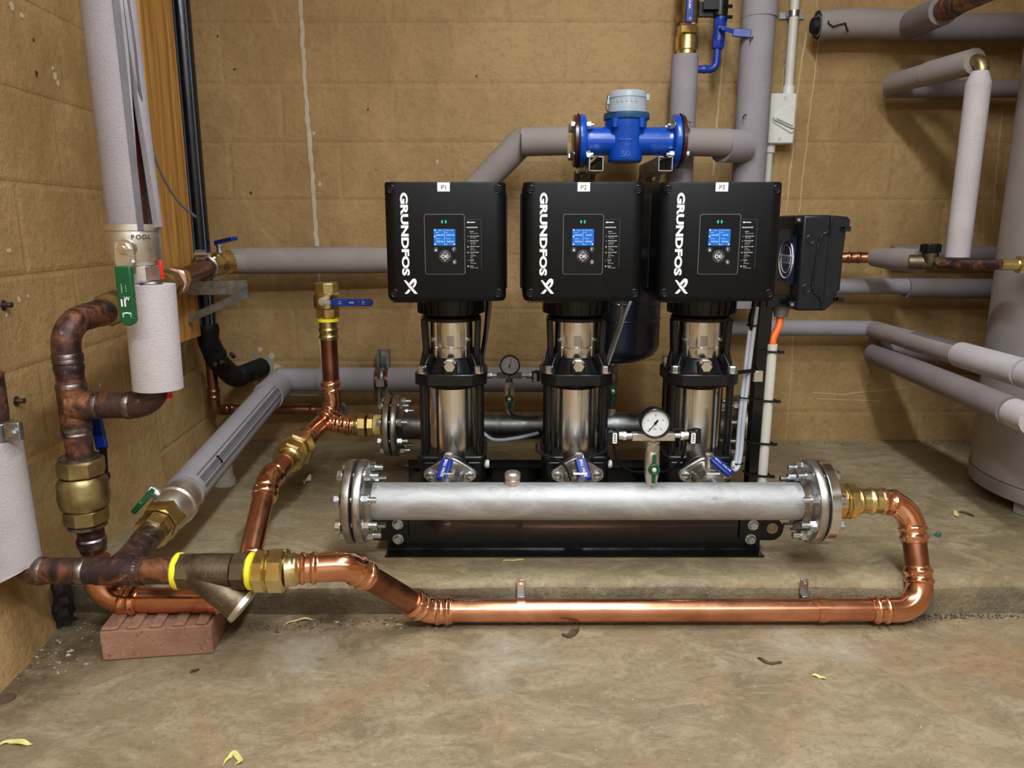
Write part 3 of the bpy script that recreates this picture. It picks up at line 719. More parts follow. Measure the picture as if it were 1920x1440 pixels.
YV = 2.296; l0 = P(612, 567, Y=YV); l1 = P(698, 567, Y=YV); mb = MB(); mb.bar((sp.x, YV, sp.z), (l0.x+.03, YV, l0.z), .012, .004, (0, -1, 0)); lv = t2.part('lever', mb, M['nickel'])
mb = MB(); L = l1.x-l0.x-.012; mb.prism(rrect(L, W(14, l1), .009, 4, L/2, 0), (l0.x+.014, YV+.004, l0.z), (1, 0, 0), (0, 0, 1), .010); t2.part('lever_sleeve', mb, M['blue'], lv, bevel=.002)
mb = MB(); cxl = l0.x+.014+L*.5
mb.add(*(lambda q: (q.v, q.f))(MB().torus((0, 0, 0), (0, 1, 0), .01, .0006, 24, 5))); mb.v = [V((cxl+p.x*1.5, YV-.0062, l0.z+p.z*.6)) for p in mb.v]
for s, dx, dz, sz in (('DUBA', 0, 0, .006), ('OPEN', -.036, .003, .003), ('CLOSED', -.036, -.003, .003), ('W', .036, .002, .006), ('MATIC', .036, -.004, .003)):
    x = text(s, sz, (cxl+dx, YV-.0062, l0.z+dz), (1, 0, 0), (0, 0, 1), .01); mb.add(x.v, x.f)
t2.part('lever_lettering', mb, M['white'], lv)
# ---- J: pipe from the loop to the back wall: sockets, union, clamp, bracket, valve
J0 = P(205, 580, Y=1.58); J1 = P(405, 494, Y=2.55); jd = (J1-J0).normalized()
t = T('brass_cross', 'dull brass cross fitting behind the green lever, next to timber post', 'pipe fitting', P(262, 550, Y=1.78))
mb = MB()
jc = J0.lerp(J1, .24); mb.sweep(dense([J0, J0.lerp(J1, .45)], .01), .031, 24); 
q2 = J0.lerp(J1, .30); mb.sweep([q2+V((0, 0, .0)), q2+V((0, 0, -.10))], .036, 24); t.part('body', mb, M['brass_old'])
for c_, a_, r_, l_ in ((J0+jd*.02, jd, .037, .05), (J0.lerp(J1, .42), jd, .041, .05), (q2+V((0, 0, -.10)), V((0, 0, 1)), .04, .03)):
    mb = MB(); hexring(mb, c_, a_, r_, l_, 8); t.part('hex_end', mb, M['brass_old'])
t = T('dark_copper_pipe', 'short dark copper pipe between brass union and galvanised clamp, left', 'pipe', J0.lerp(J1, .5))
qa, qb = J0.lerp(J1, .50), J0.lerp(J1, .55)
mb = MB(); mb.lathe(qa-jd*.03, jd, [(0, .036), (.012, .036)], 24); t.part('pink_tape', mb, M['pink'])
mb = MB(); hexring(mb, qa, jd, .040, .03, 8); mb.lathe(qa+jd*.012, jd, [(0, .034), (.01, .037), (.02, .030), (.03, .035), (.05, .03)], 24); t.part('union_nut', mb, M['brass'])
mb = MB(); mb.sweep([qa+jd*.04, J0.lerp(J1, .93)], RT, 24); t.part('pipe', mb, M['copper_dull'])
# bracket
YK = 2.36; 
t = T('cantilever_bracket', 'galvanised cantilever bracket on timber post carrying the dark copper pipe', 'bracket', P(335, 560, Y=YK))
mb = MB(); a0 = P(322, 540, Y=YK); a1 = P(462, 540, Y=YK); w_ = W(24, a0)
mb.prism([(0, -w_/2), (a1.x-a0.x, -w_/2), (a1.x-a0.x, w_/2), (0, w_/2)], (a0.x, YK, a0.z), (1, 0, 0), (0, 0, 1), .003)
mb.box(((a0.x+a1.x)/2, YK+.02, a0.z+w_/2), (a1.x-a0.x, .042, .003)); mb.box(((a0.x+a1.x)/2, YK+.02, a0.z-w_/2), (a1.x-a0.x, .042, .003))
mb.box((a1.x-.002, YK-.002, a0.z-.006), (.014, .006, w_*1.2)); t.part('arm', mb, M['galv'])
mb = MB(); mb.bar(P(456, 553, Y=YK-.01), P(328, 610, Y=YK-.01), .004, W(14, a0), (0, 0, 1)); t.part('brace', mb, M['galv'])
mb = MB(); b0 = P(331, 612, Y=YK-.01); mb.box((b0.x, YK, b0.z-.012), (.006, .04, .05)); mb.box((b0.x+.006, YK, b0.z-.036), (.02, .04, .005)); t.part('foot_plate', mb, M['galv'])
cl = J0.lerp(J1, .86); mb = MB(); mb.torus(cl, jd, .033, .006, 28, 6)
for p in list(range(1)): pass
mb.bar(cl+V((0, 0, -.03)), V((cl.x, cl.y, a0.z+.005)), .02, .006, (0, -1, 0)); mb.box(cl+V((-.005, -.02, .042)), (.03, .012, .03)); mb.box(cl+V((-.018, -.01, .042)), (.006, .03, .03))
t.part('pipe_clamp', mb, M['galv'])
mb = MB(); c = cl+V((-.02, -.03, .042)); mb.lathe(c, (1, 0, 0), [(0, .007), (.05, .007)], 6); t.part('clamp_bolt', mb, M['zinc'])
# small brass valve with blue lever at the end of the lagging
vx = P(415, 494, Y=2.60); 
t = T('ball_valve', 'small brass ball valve with blue lever on top, beside black striped pipe', 'valve', vx)
va = P(388, 497, Y=2.54); vb = P(440, 491, Y=2.66); vd = (vb-va).normalized(); Lv = (vb-va).length; mb = MB()
hexring(mb, va+vd*.025, vd, .04, .04, 8); hexring(mb, vb-vd*.02, vd, .042, .04, 8); mb.lathe(va+vd*.03, vd, [(0, .03), (.02, .04), (Lv-.06, .04), (Lv-.04, .032)], 24)
t.part('body', mb, M['brass'])
mb = MB(); c = va.lerp(vb, .5); mb.cyl(c, c+V((0, 0, .062)), .012, 16); hexring(mb, c+V((0, -.002, .068)), (0, 0, 1), .016, .016); t.part('stem', mb, M['nickel'])
mb = MB(); h = c+V((0, 0, .072)); e1 = P(412, 455, Y=2.58); e2 = P(440, 447, Y=2.52); mb.bar(h, e1, .022, .006); lv = t.part('lever', mb, M['black_plastic'])
mb = MB(); mb.bar(e1-V((.01, 0, 0)), e2, .024, .012); t.part('lever_sleeve', mb, M['blue'], lv, bevel=.002)
# horizontal lagged pipe along the back wall then rising to the meter
YW = 2.69; h0 = P(434, 490, Y=2.65); h1 = P(760, 488, Y=YW); h2 = P(986, 262, Y=2.60); 
t = T('lagged_pipe', 'grey foam lagged pipe along back wall from small valve to behind first pump', 'pipe', h0)
mb = MB(); mb.sweep(dense([h0, P(468, 490, Y=2.67)], .01), .044, 28); t.part('foam_end', mb, M['foam_warm'])
mb = MB(); mb.sweep(dense([P(464, 489, Y=2.67), P(702, 488, Y=YW)], .02), .0465, 28); t.part('foam_sleeve', mb, M['foam_warm'])
mb = MB(); mb.sweep(dense([P(700, 488, Y=YW), P(790, 488, Y=YW)], .02), .0455, 28); t.part('foam_sleeve', mb, M['foam_warm'])
mb = MB(); mb.lathe(h0-V((.004, .002, 0)), (h0-P(468, 490, Y=2.67)), [(0, .030), (.004, .030)], 24); t.part('pipe_end', mb, M['rubber'])
t = T('lagged_pipe', 'sloping grey foam lagged pipe rising from behind first pump to the water meter', 'pipe', h1)
mb = MB(); mb.sweep(dense([P(770, 480, Y=YW), P(984, 260, Y=2.60)], .02), .0465, 28); t.part('foam_sleeve', mb, M['foam_warm'])
m0 = P(986, 264, Y=2.57); m1 = P(1064, 264, Y=2.56)
mb = MB(); mb.sweep(dense([m0-V((.012, 0, .004)), m1], .02), .0455, 28); t.part('foam_sleeve', mb, M['foam_warm'])
# ---- K: black striped poly pipe and elbow
YKp = 2.56; kx = P(362, 300, Y=YKp).x; kz = P(383, 612, Y=YKp).z
t = T('black_pipe', 'black plastic pipe with pale stripes running down left corner into wall', 'pipe', (kx, YKp, kz))
mb = MB(); mb.sweep([(kx, YKp, kz-.02), (kx, YKp, 2.0)], .031, 24); t.part('pipe', mb, M['poly'])
for ang in (-152, -104, -38):
    q = radians(ang); mb = MB(); n = V((cos(q), sin(q), 0)); p = V((kx, YKp, 0))+n*.0308; mb.bar(p+V((0, 0, kz)), p+V((0, 0, 2.0)), .0042, .0018, n); t.part('stripe', mb, M['stripe'])
mb = MB(); k2 = V((kx, YKp, kz-.05)); k3 = P(410, 680, Y=2.60); k4 = P(452, 708, Y=2.68); k5 = P(492, 688, Y=2.80)
mb.sweep(dense(fillet([V((kx, YKp, kz+.008)), k2, k3, P(440, 709, Y=2.66), k5], .045, 8), .006), beads(.036, .02, .12, -.13, h=.1, wd=.018), 24); el = t.part('elbow', mb, M['rubber'])
mb = MB()
for px, py in ((408, 686), (420, 682), (438, 668)): c = P(px, py, Y=2.56); mb.cyl(c, c+V((.004, -.03, .012)), .008, 10)
mb.box(P(479, 702, Y=2.70), (.012, .004, .03)); t.part('fusion_terminal', mb, M['black_plastic'])
# ---- left edge lagged drop
YE2 = 1.40
t = T('lagged_drop', 'pale foam lagged pipe at far left edge with galvanised clamp above', 'pipe', P(20, 1095, Y=YE2))
g0 = P(-2, 690, Y=YE2); g1 = P(8, 800, Y=YE2); g2 = P(16, 830, Y=YE2); g3 = P(45, 1075, Y=YE2)
mb = MB(); mb.sweep(dense([P(-24, 700, Y=YE2), P(-14, 770, Y=YE2), P(-12, 835, Y=YE2)], .01), r0, 24); t.part('copper_pipe', mb, M['copper_old'])
mb = MB(); fe = P(20, 1066, Y=YE2); mb.sweep(dense([P(-22, 826, Y=YE2), fe], .01)+[fe+V((.004, 0, -.009))], W(54, g2), 32); t.part('foam_sleeve', mb, M['foam_light'])
mb = MB(); c = P(-10, 808, Y=YE2); mb.lathe(c-V((0, 0, .018)), (0, 0, 1), [(0, .034), (.036, .034)], 28); mb.box(P(26, 808, Y=YE2-.02), (.03, .014, .036)); cla = t.part('pipe_clamp', mb, M['galv'], bevel=.002)
mb = MB(); mb.lathe(P(28, 810, Y=YE2-.024), (0, -1, 0), [(0, .010), (.008, .010), (.008, .006), (.014, .006)], 6); t.part('clamp_bolt', mb, M['zinc'], cla)
# ---- E: dark header to the strainer, branch to the long diagonal lagged pipe
YH = 1.40; H0 = P(62, 1072, Y=YH); H1 = P(335, 1069, Y=YH); ZH = (H0.z+H1.z)/2; H0.z = H1.z = ZH
t = T('copper_header', 'blackened copper header with branch at lower left, ahead of the bronze strainer', 'pipe', H0)
mb = MB(); mb.sweep(dense([P(40, 1050, Y=1.42), H0-V((.0, 0, .0)), H1], .005), beads(r0*.98, .05, h=.04), 28); t.part('pipe', mb, M['copper_old'])
for px in (78, 156, 258):
    mb = MB(); x = P(px, 1070, Y=YH).x; mb.lathe((x-.008, YH, ZH), (1, 0, 0), [(0, r0), (.003, r0*1.07), (.013, r0*1.06), (.016, r0)], 24); t.part('solder_collar', mb, M['solder'])
B0 = V((P(225, 1070, Y=YH).x, YH, ZH)); B1 = P(281, 1003, Y=1.56); bd = (P(522, 742, Y=2.55)-B1).normalized()
mb = MB(); mb.sweep(dense([B0+V((-.045, 0, 0)), B0+V((.05, 0, 0))], .004), r0*1.06, 28); mb.sweep(dense([B0, B1], .004), lambda s, L: r0*(1.04+.2*max(0, 1-s/.05)), 28); t.part('tee', mb, M['copper_old'])
bx = (B1-B0).normalized(); mb = MB(); mb.lathe(B1-bx*.05, bx, [(0, r0), (.005, r0*1.1), (.02, r0*1.05), (.03, r0*1.12), (.045, r0*1.05)], 24); t.part('solder_collar', mb, M['solder'])
# valve on the diagonal
D0 = B1; D1 = P(350, 922, Y=1.78)
vd = (D1-D0).normalized(); Lv = (D1-D0).length
t = T('ball_valve', 'nickel ball valve with green lever on diagonal pipe near left wall', 'valve', D0)
mb = MB(); hexring(mb, D0+vd*.018, vd, .040, .045, 8, .06); hexring(mb, D0+vd*.07, vd, .047, .05, 6, .06); t.part('hex_end', mb, M['brass'], label='brass hexagon end with tape')
mb = MB(); mb.lathe(D0+vd*.085, vd, [(0, .04), (.012, .046), (.05, .048), (.055, .052), (.075, .052), (.08, .046), (Lv-.085+.02, .045)], 32); t.part('body', mb, M['nickel'])
mb = MB(); c = D0+vd*.15; sd = V((-.75, -.2, .62)).normalized(); mb.cyl(c, c+sd*.064, .013, 16); hexring(mb, c+sd*.066, sd, .012, .012); t.part('stem', mb, M['nickel'])
mb = MB(); g = c+sd*.062; e2 = P(256, 953, Y=1.60); gd = (e2-g).normalized(); mb.bar(g, g.lerp(e2, .35), .018, .004, sd); lv = t.part('lever', mb, M['nickel'])
mb = MB(); mb.bar(g.lerp(e2, .16), e2, .034, .012, sd); sl = t.part('lever_sleeve', mb, M['green'], lv, bevel=.003)
mb = MB(); uy = sd.cross(gd); x = text('OPEN', .014, g.lerp(e2, .6)+sd*.0055, -gd, -sd.cross(-gd) if False else sd.cross(-gd), .01); mb.add(x.v, x.f); t.part('lever_lettering', mb, M['white'], lv)
mb = MB(); mb.torus(D0+vd*Lv, vd, .045, .0025, 28, 6); t.part('tape_ring', mb, M['pink'])
# diagonal foam
F0 = P(346, 924, Y=1.76); F1 = P(521, 722, Y=2.64); fd = (F1-F0).normalized()
t = T('lagged_pipe', 'long grey foam lagged pipe running diagonally along left wall to the back', 'pipe', F0)
mb = MB(); mb.sweep(dense([F0, F1-fd*.10], .02), .047, 32); t.part('foam_sleeve', mb, M['foam'])
mb = MB(); mb.sweep(dense([F1-fd*.13, F1], .02), lambda s, L: .052-.004*s/L, 32); t.part('foam_cuff', mb, M['foam'])
mb = MB(); u = V((.80, -.25, .5)); u = (u-fd*u.dot(fd)).normalized(); k = fd.cross(u)
for an, wd_ in ((-.36, .004), (-.05, .012), (.16, .003), (.4, .008)):
    n = u*cos(an)+k*sin(an); mb.bar(F0+fd*.02+n*.0462, F1-fd*.13+n*.0462, wd_, .003, n)
t.part('foam_seam', mb, M['seam'])
mb = MB(); 
for zc in ((370, 930), ): pass
c1 = F0.lerp(F1, .17)+u*.046; mb.bar(c1-k*.012, c1+k*.012, .008, .004, u); t.part('seam_nick', mb, M['rubber'])
# pipe stands / cups behind the diagonal
for px, py, lab in ((422, 893, 'cream plastic support block under the diagonal lagged pipe'),):
    p = P(px, 908, Z=0); mb = MB(); mb.lathe((p.x, p.y, 0), (0, 0, 1), [(0, .034), (.022, .034), (.022, .028), (.06, .027)], 20); solo('pipe_support', lab, 'support', mb, M['white_plastic'], (p.x, p.y, 0))
mb = MB(); p = P(384, 868, Z=0); mb.cyl(p, p+V((0, 0, .036)), .024, 18); solo('floor_stub', 'cream pipe stub on the slab between left wall and diagonal lagged pipe', 'stub', mb, M['cream_plastic'], p, bevel=.004)
# ---- lagged pipe low on the back wall
YQ = 2.70; q0 = P(520, 712, Y=YQ); q1 = P(1010, 712, Y=YQ)
t = T('lagged_pipe', 'grey foam lagged pipe low on back wall, passing behind the first pump', 'pipe', q0)
for x0, x1, rr in ((524, 604, .042), (600, 704, .046), (730, 1120, .046)):
    mb = MB(); mb.sweep(dense([P(x0, 712, Y=YQ), P(x1, 712, Y=YQ)], .02), rr, 28); t.part('foam_sleeve', mb, M['foam'])
mb = MB(); mb.sweep([P(700, 712, Y=YQ), P(734, 712, Y=YQ)], .027, 20); t.part('copper_pipe', mb, M['copper_dull'])
mb = MB(); mb.sweep(dense([P(530, 740, Y=YQ-.02), P(560, 741, Y=YQ-.03), P(598, 741, Y=YQ-.02)], .01), .009, 8, ell=(1, .5)); t.part('loose_flap', mb, M['seam'])
YS = 2.79
t = T('strut_clamp', 'galvanised strut with clamp holding the low lagged pipe, left of pumps', 'bracket', P(718, 730, Y=YS))
mb = MB(); a0 = P(719, 656, Y=YS); a1 = P(719, 800, Y=YS)
for dx in (-.018, .018): mb.box((a0.x+dx, YS-.005, (a0.z+a1.z)/2), (.008, .04, a0.z-a1.z))
mb.box((a0.x, YS+.012, (a0.z+a1.z)/2), (.044, .004, a0.z-a1.z)); t.part('strut', mb, M['galv'])
mb = MB(); c = P(717, 712, Y=YQ); mb.torus(c, (1, 0, 0), .034, .011, 28, 8); mb.box(c+V((0, -.045, 0)), (.03, .016, .03)); t.part('pipe_clamp', mb, M['galv'])
mb = MB(); c = P(720, 662, Y=YS-.02); mb.lathe(c, (0, -1, 0), [(0, .009), (.008, .009)], 6); t.part('bolt', mb, M['zinc'])
# ---- small copper line low in the corner
YL2 = 2.74; l = [P(396, 684, Y=2.66), P(402, 767, Y=2.68), P(440, 767, Y=YL2), P(622, 768, Y=YL2)]
t = T('small_copper_pipe', 'small dull copper pipe low in the left corner behind the diagonal pipe', 'pipe', l[1])
mb = MB(); mb.sweep(dense([l[0]+V((0, 0, .02)), V((l[0].x, l[0].y, P(396, 735, Y=2.66).z))], .01), .019, 20); t.part('drop_pipe', mb, M['copper_dull'])
mb = MB(); fitting(mb, [V((l[0].x, l[0].y, P(396, 727, Y=2.66).z)), V((l[0].x, l[0].y, l[1].z)), P(436, 767, Y=2.72)], .03, .0195); t.part('elbow', mb, M['copper_dull'])
mb = MB(); mb.sweep([P(430, 767, Y=2.715), P(590, 768, Y=YL2)], .0185, 20); t.part('pipe', mb, M['copper_dull'])
mb = MB(); mb.sweep(dense([P(582, 768, Y=YL2), P(600, 768, Y=YL2), P(632, 768, Y=YL2)], .003), beads(.021, .01, .05, h=.15), 20); t.part('coupling', mb, M['copper_dull'])
mb = MB(); mb.lathe(P(638, 766, Y=YB), (0, -1, 0), [(0, .03), (.006, .03), (.006, .02), (.06, .02)], 24); t.part('wall_plate', mb, M['galv'])
# ================================================================== BOOSTER SET
YPU = 2.0; PX = [P(x, 690, Y=YPU).x for x in (848, 1078, 1309)]; PITCHX = (PX[2]-PX[0])/2; PX[1] = PX[0]+PITCHX
YM1, YM2, ZM, RM = 1.68, 2.35, 0.178, 0.0445
BOLT = bolt_mesh(.0115, .011, .03); NUT = bolt_mesh(.0115, .012, .0)
SCREW = bolt_mesh(.006, .005, 0)
XF0, XF1 = P(692, 940, Y=YM1).x, P(1506, 940, Y=YM1).x
FB_L = bolt_mesh(.0128, .012, .082, .048, 'flange_bolt')
# ---- manifolds with flange pairs
def manifold(Y, z, label, mat_pipe, tap, xs=(XF0, XF1)):
    t = T('manifold', label, 'manifold', ((xs[0]+xs[1])/2, Y, z))
    mb = MB(); mb.sweep(dense([(xs[0]-.01, Y, z), (xs[1]+.01, Y, z)], .05), RM, 40); t.part('pipe', mb, mat_pipe)
    for sgn, x in ((-1, xs[0]), (1, xs[1])):
        ax = V((sgn, 0, 0)); o = V((x, Y, z))
        mb = MB(); mb.lathe(o, ax, [(-.012, RM+.003), (0, RM+.014), (.0, .088), (.004, .097), (.010, .100), (.018, .100), (.022, .097), (.022, .05)], 48, cap=False)
        fl = t.part('flange', mb, M['cast_ss'])
        mb = MB(); mb.lathe(o+ax*.022, ax, [(0, .074), (.004, .074)], 40); t.part('gasket', mb, M['rubber'])
        mb = MB()
        if sgn < 0: mb.lathe(o+ax*.0265, ax, [(0, .094), (.003, .099), (.012, .100), (.019, .098), (.023, .092), (.024, .0)], 48)
        else: mb.lathe(o+ax*.0265, ax, [(0, .097), (.002, .100), (.022, .100), (.024, .097), (.024, .060), (.040, .052), (.040, .0)], 48)
        cf = t.part('counter_flange', mb, M['cast_ss'] if sgn < 0 else M['chrome'])
        for k in range(8):
            q = 2*pi*(k+.5)/8; p = o+V((0, cos(q), sin(q)))*.080
            t.inst('flange_bolt', FB_L, p+ax*(.051 if sgn > 0 else .0505), ax, fl, roll=q)
    return t
mf = manifold(YM1, ZM, 'pale stainless front manifold pipe with bolted flanges, lying before the pumps', M['pickled'], True)
mr = manifold(YM2, ZM+.004, 'dark stainless rear manifold behind the pumps with bolted flanges', M['galv_dark'], False, (P(752, 797, Y=YM2).x, P(1375, 797, Y=YM2).x))
# plug on top of the front manifold
p = P(961, 905, Y=YM1); mb = MB(); zt = ZM+RM
mb.lathe((p.x, YM1, zt-.01), (0, 0, 1), [(0, .018), (.02, .018), (.022, .016), (.024, .019), (.034, .019), (.039, .015)], 20, phase=.2); mf.part('drain_plug', mb, M['nickel'], label='nickel plug on top of the front manifold')
# ---- base frame
bx0, bx1 = P(722, 1046, Z=0).x, P(1433, 1046, Z=0).x; yb0 = P(1000, 1046, Z=0).y
t = T('base_frame', 'black steel base frame under the three pumps', 'frame', ((bx0+bx1)/2, YPU, 0))
zr = .112
mb = MB()
prof = [(0, 0.001), (0, .005), (.036, .005), (.040, .009), (.040, zr-.004), (.044, zr), (.12, zr), (.12, zr-.004), (.044, zr-.004), (.044, .001)]
mb.prism([(a, b) for a, b in prof], (bx0, yb0, 0), (0, 1, 0), (0, 0, 1), bx1-bx0); t.part('front_rail', mb, M['black_gloss'])
mb = MB(); yb1 = 2*YPU-yb0
mb.prism([(-a, b) for a, b in prof], (bx1, yb1, 0), (0, 1, 0), (0, 0, 1), bx0-bx1); t.part('rear_rail', mb, M['black_gloss'])
mb = MB()
for x in (bx0+.05, bx1-.05): mb.box((x, YPU, .06), (.05, yb1-yb0-.1, .09))
for x in PX: mb.box((x, YPU, .055), (.2, .36, .04))
t.part('cross_rail', mb, M['black_gloss'], bevel=.003)
# lifting ears at both ends
for sgn, x in ((-1, bx0), (1, bx1)):
    mb = MB(); e = x+sgn*.004
    poly = [(-.06, -.028), (.02, -.028)]+[(.02+.030*cos(q)+.0, .002+.030*sin(q)) for q in [radians(a) for a in range(-80, 81, 20)]]+[(.02, .032), (-.06, .032)]
    if sgn < 0: poly = [(-a, b) for a, b in reversed(poly)]
    mb.prism(poly, (e, yb0+.036, .062), (1, 0, 0), (0, 0, 1), .006 if sgn > 0 else .006)
    ear = t.part('lifting_ear', mb, M['black_cast'])
    mb = MB(); mb.lathe((e+sgn*.022, yb0+.0302, .066), (0, -1, 0), [(0, .0145), (.0008, .0145)], 20); t.part('ear_hole', mb, M['slab'], ear, label='round hole in the lifting ear')
for x, z in ((bx0+.030, .038), (bx1-.028, .038), (bx0+.030, .078), (bx1-.024, .076)):
    t.inst('bolt', BOLT, (x, yb0+.0305, z), (0, -1, 0))
# ---- pump (built once at the origin, then copied)
pump = T('pump', 'first vertical pump from left, black controller with sticker P1', 'pump', (0, 0, 0), 'black and steel vertical pumps')
T0 = pump
def zP(py, Y=YPU-.07): return P(1078, py, Y=Y).z
CW, ZC0, ZC1, YC = .292, P(1078, 565, Y=1.83).z, P(1078, 341, Y=1.83).z, -.17
CH = ZC1-ZC0; CXO = 0.0
# controller shell: flat front, broad rounded sides
mb = MB(); w2 = CW/2
out = [(-w2, .13)]+[(-w2+.030-.030*cos(radians(a)), YC+.030-.030*sin(radians(a))) for a in range(0, 91, 15)]
out += [(w2-.030+.030*sin(radians(a)), YC+.030-.030*cos(radians(a))) for a in range(0, 91, 15)]+[(w2, .13)]
n = len(out)
lay = [(ZC0, .965), (ZC0+.006, .99), (ZC0+.012, 1.0), (ZC1-.006, 1.0), (ZC1, .99)]
vs = []; fs = []
for z, k in lay:
    for a, b in out: vs.append((a*k, (b+.02)*k-.02, z))
for i in range(len(lay)-1):
    for k in range(n): fs.append((i*n+k, i*n+(k+1) % n, (i+1)*n+(k+1) % n, (i+1)*n+k))
fs += [tuple(reversed(range(n))), tuple(range((len(lay)-1)*n, len(lay)*n))]
mb.add(vs, fs); ctl = pump.part('controller', mb, M['black_panel'], ang=32)
cx_ = lambda px: -w2+(px-722)/228*CW
cz_ = lambda py: ZC1-(py-340)/225*CH
for sx in (-1, 1):
    for z in (ZC1-.017, ZC0+.02):
        mb = MB(); x = sx*(w2-.019); mb.torus((x, YC+.0015+.0, z), (0, 1, 0), .0085, .0016, 18, 6); mb.lathe((x, YC+.002, z), (0, -1, 0), [(0, .0055), (.003, .0055), (.003, .003), (.001, .002)], 12)
        pump.part('corner_screw', mb, M['black_plastic'], ctl)
mb = MB()
for k in range(14): mb.box((-w2*.9+k*.0062, YC+.05, ZC0-.002), (.003, .08, .006))
pump.part('underside_fins', mb, M['black_plastic'], ctl, kind='stuff')
for sx in (-1, 1):
    mb = MB()
    for k in range(9): mb.box((sx*(w2+.001), -.02+k*.016, (ZC0+ZC1)/2), (.006, .004, CH*.86))
    pump.part('cooling_fins', mb, M['black_plastic'], ctl, kind='stuff')
def onface(mb, th): return mb
rx0, rx1, rz0, rz1 = cx_(797), cx_(873), cz_(513), cz_(399); rw, rh = rx1-rx0, rz1-rz0; rcx, rcz = (rx0+rx1)/2, (rz0+rz1)/2
XU, ZU = V((1, 0, 0)), V((0, 0, 1))
mb = MB(); mb.prism(rrect(rw, rh, .006), (rcx, YC+.001, rcz), XU, ZU, .0018+.001); pump.part('display_rim', mb, M['rim_grey'], ctl)
mb = MB(); mb.prism(rrect(rw-.003, rh-.003, .005), (rcx, YC+.001, rcz), XU, ZU, .0034); dsp = pump.part('display_panel', mb, M['glass_panel'], ctl)
sx0, sx1, sz0, sz1 = cx_(814.5), cx_(855), cz_(458), cz_(427)
YD_ = YC-.0024
mb = MB(); mb.prism([(sx0, sz0), (sx1, sz0), (sx1, sz1), (sx0, sz1)], (0, YD_, 0), XU, ZU, .0006); pump.part('screen', mb, M['screen'], ctl)
def scr(vals):
    mb = MB(); w, h = sx1-sx0, sz1-sz0
    def tt(s, sz, u, v, b=.0): 
        x = text(s, sz, (sx0+w*u, YD_-.0006, sz0+h*v), XU, ZU, b); mb.add(x.v, x.f)
    tt('Status', .0034, .30, .93); tt('Oper. mode', .0034, .75, .93); tt('Power', .0032, .16, .80); tt('Flow', .0032, .60, .80)
    tt(vals[0], .0052, .29, .64, .012); tt(vals[1], .0052, .77, .64, .012); tt('Pressure', .0032, .2, .42); tt('Setpoint', .0032, .68, .42)
    tt(vals[2], .0052, .29, .25, .012); tt(vals[3], .0052, .77, .25, .012); tt('Menu', .0032, .58, .07)
    for a, b in ((.5, 0),): mb.prism([(sx0+w*.495, sz0), (sx0+w*.505, sz0), (sx0+w*.505, sz1), (sx0+w*.495, sz1)], (0, YD_-.0005, 0), XU, ZU, .0003)
    for u, v in ((.06, .94), (.05, .55), (.06, .08), (.94, .08)): mb.prism(circ(.0019, 10, sx0+w*u, sz0+h*v), (0, YD_-.0005, 0), XU, ZU, .0003)
    return mb
pump.part('screen_lettering', scr(('0.65 kW', '5.59 m³/h', '0.65 bar', '0.65 bar')), M['screen_text'], ctl)
ex, ez = cx_(834), cz_(413.5)
mb = MB()
for sg in (-1, 1):
    q = [radians(a) for a in range(-60, 61, 15)]
    poly = [(sg*(.0025+.0040*cos(a)), .0046*sin(a)) for a in q]+[(sg*.0025, .0035), (sg*.0025, -.0035)][:2]
    if sg < 0: poly = list(reversed(poly))
    mb.prism(poly, (ex, YD_, ez), XU, ZU, .0006)
pump.part('status_light', mb, M['led'], ctl)
M['button'] = plain('dark_grey_button', S(46, 47, 52), .4)
for nm, px, py, rr in (('home_button', 818, 467, .0066), ('back_button', 852, 466, .0066), ('power_button', 852.5, 490, .0066), ('arrow_pad', 835, 478.5, .0155)):
    mb = MB(); mb.lathe((cx_(px), YD_, cz_(py)), (0, -1, 0), [(0, rr), (.0008, rr), (.0012, rr*.9)], 28); pump.part(nm, mb, M['button'], ctl)
mb = MB(); Yt = YD_-.0012
x = text('OK', .0115, (cx_(835), Yt, cz_(478.5)), XU, ZU, .02); mb.add(x.v, x.f)
mb.torus((cx_(835), Yt-.0001, cz_(478.5)), (0, 1, 0), .0085, .0003, 24, 4)
for ang in (0, 90, 180, 270):
    c = V((cx_(835), Yt-.0002, cz_(478.5))); d = V((cos(radians(ang)), 0, sin(radians(ang)))); s_ = V((-d.z, 0, d.x))
    mb.bar(c+d*.0118, c+d*.0105+s_*.0016, .0006, .0004, (0, 1, 0)); mb.bar(c+d*.0118, c+d*.0105-s_*.0016, .0006, .0004, (0, 1, 0))
hx, hz = cx_(818), cz_(467); mb.prism([(-.0022, -.0022), (-.0008, -.0022), (-.0008, -.0004), (.0008, -.0004), (.0008, -.0022), (.0022, -.0022), (.0022, .0006), (0, .0028), (-.0022, .0006)], (hx, Yt, hz), XU, ZU, .0003)
bx_, bz_ = cx_(852), cz_(466); mb.torus((bx_+.0004, Yt, bz_-.0003), (0, 1, 0), .0018, .0005, 14, 4, -pi/2, pi*.6); mb.prism([(-.003, .0016), (-.0008, .0034), (-.0008, -.0002)], (bx_, Yt, bz_), XU, ZU, .0003)
px_, pz_ = cx_(852.5), cz_(490); mb.torus((px_, Yt, pz_), (0, 1, 0), .0020, .0005, 16, 4); mb.box((px_, Yt-.0001, pz_+.0018), (.0009, .0004, .0024))
pump.part('button_symbols', mb, M['white'], ctl)
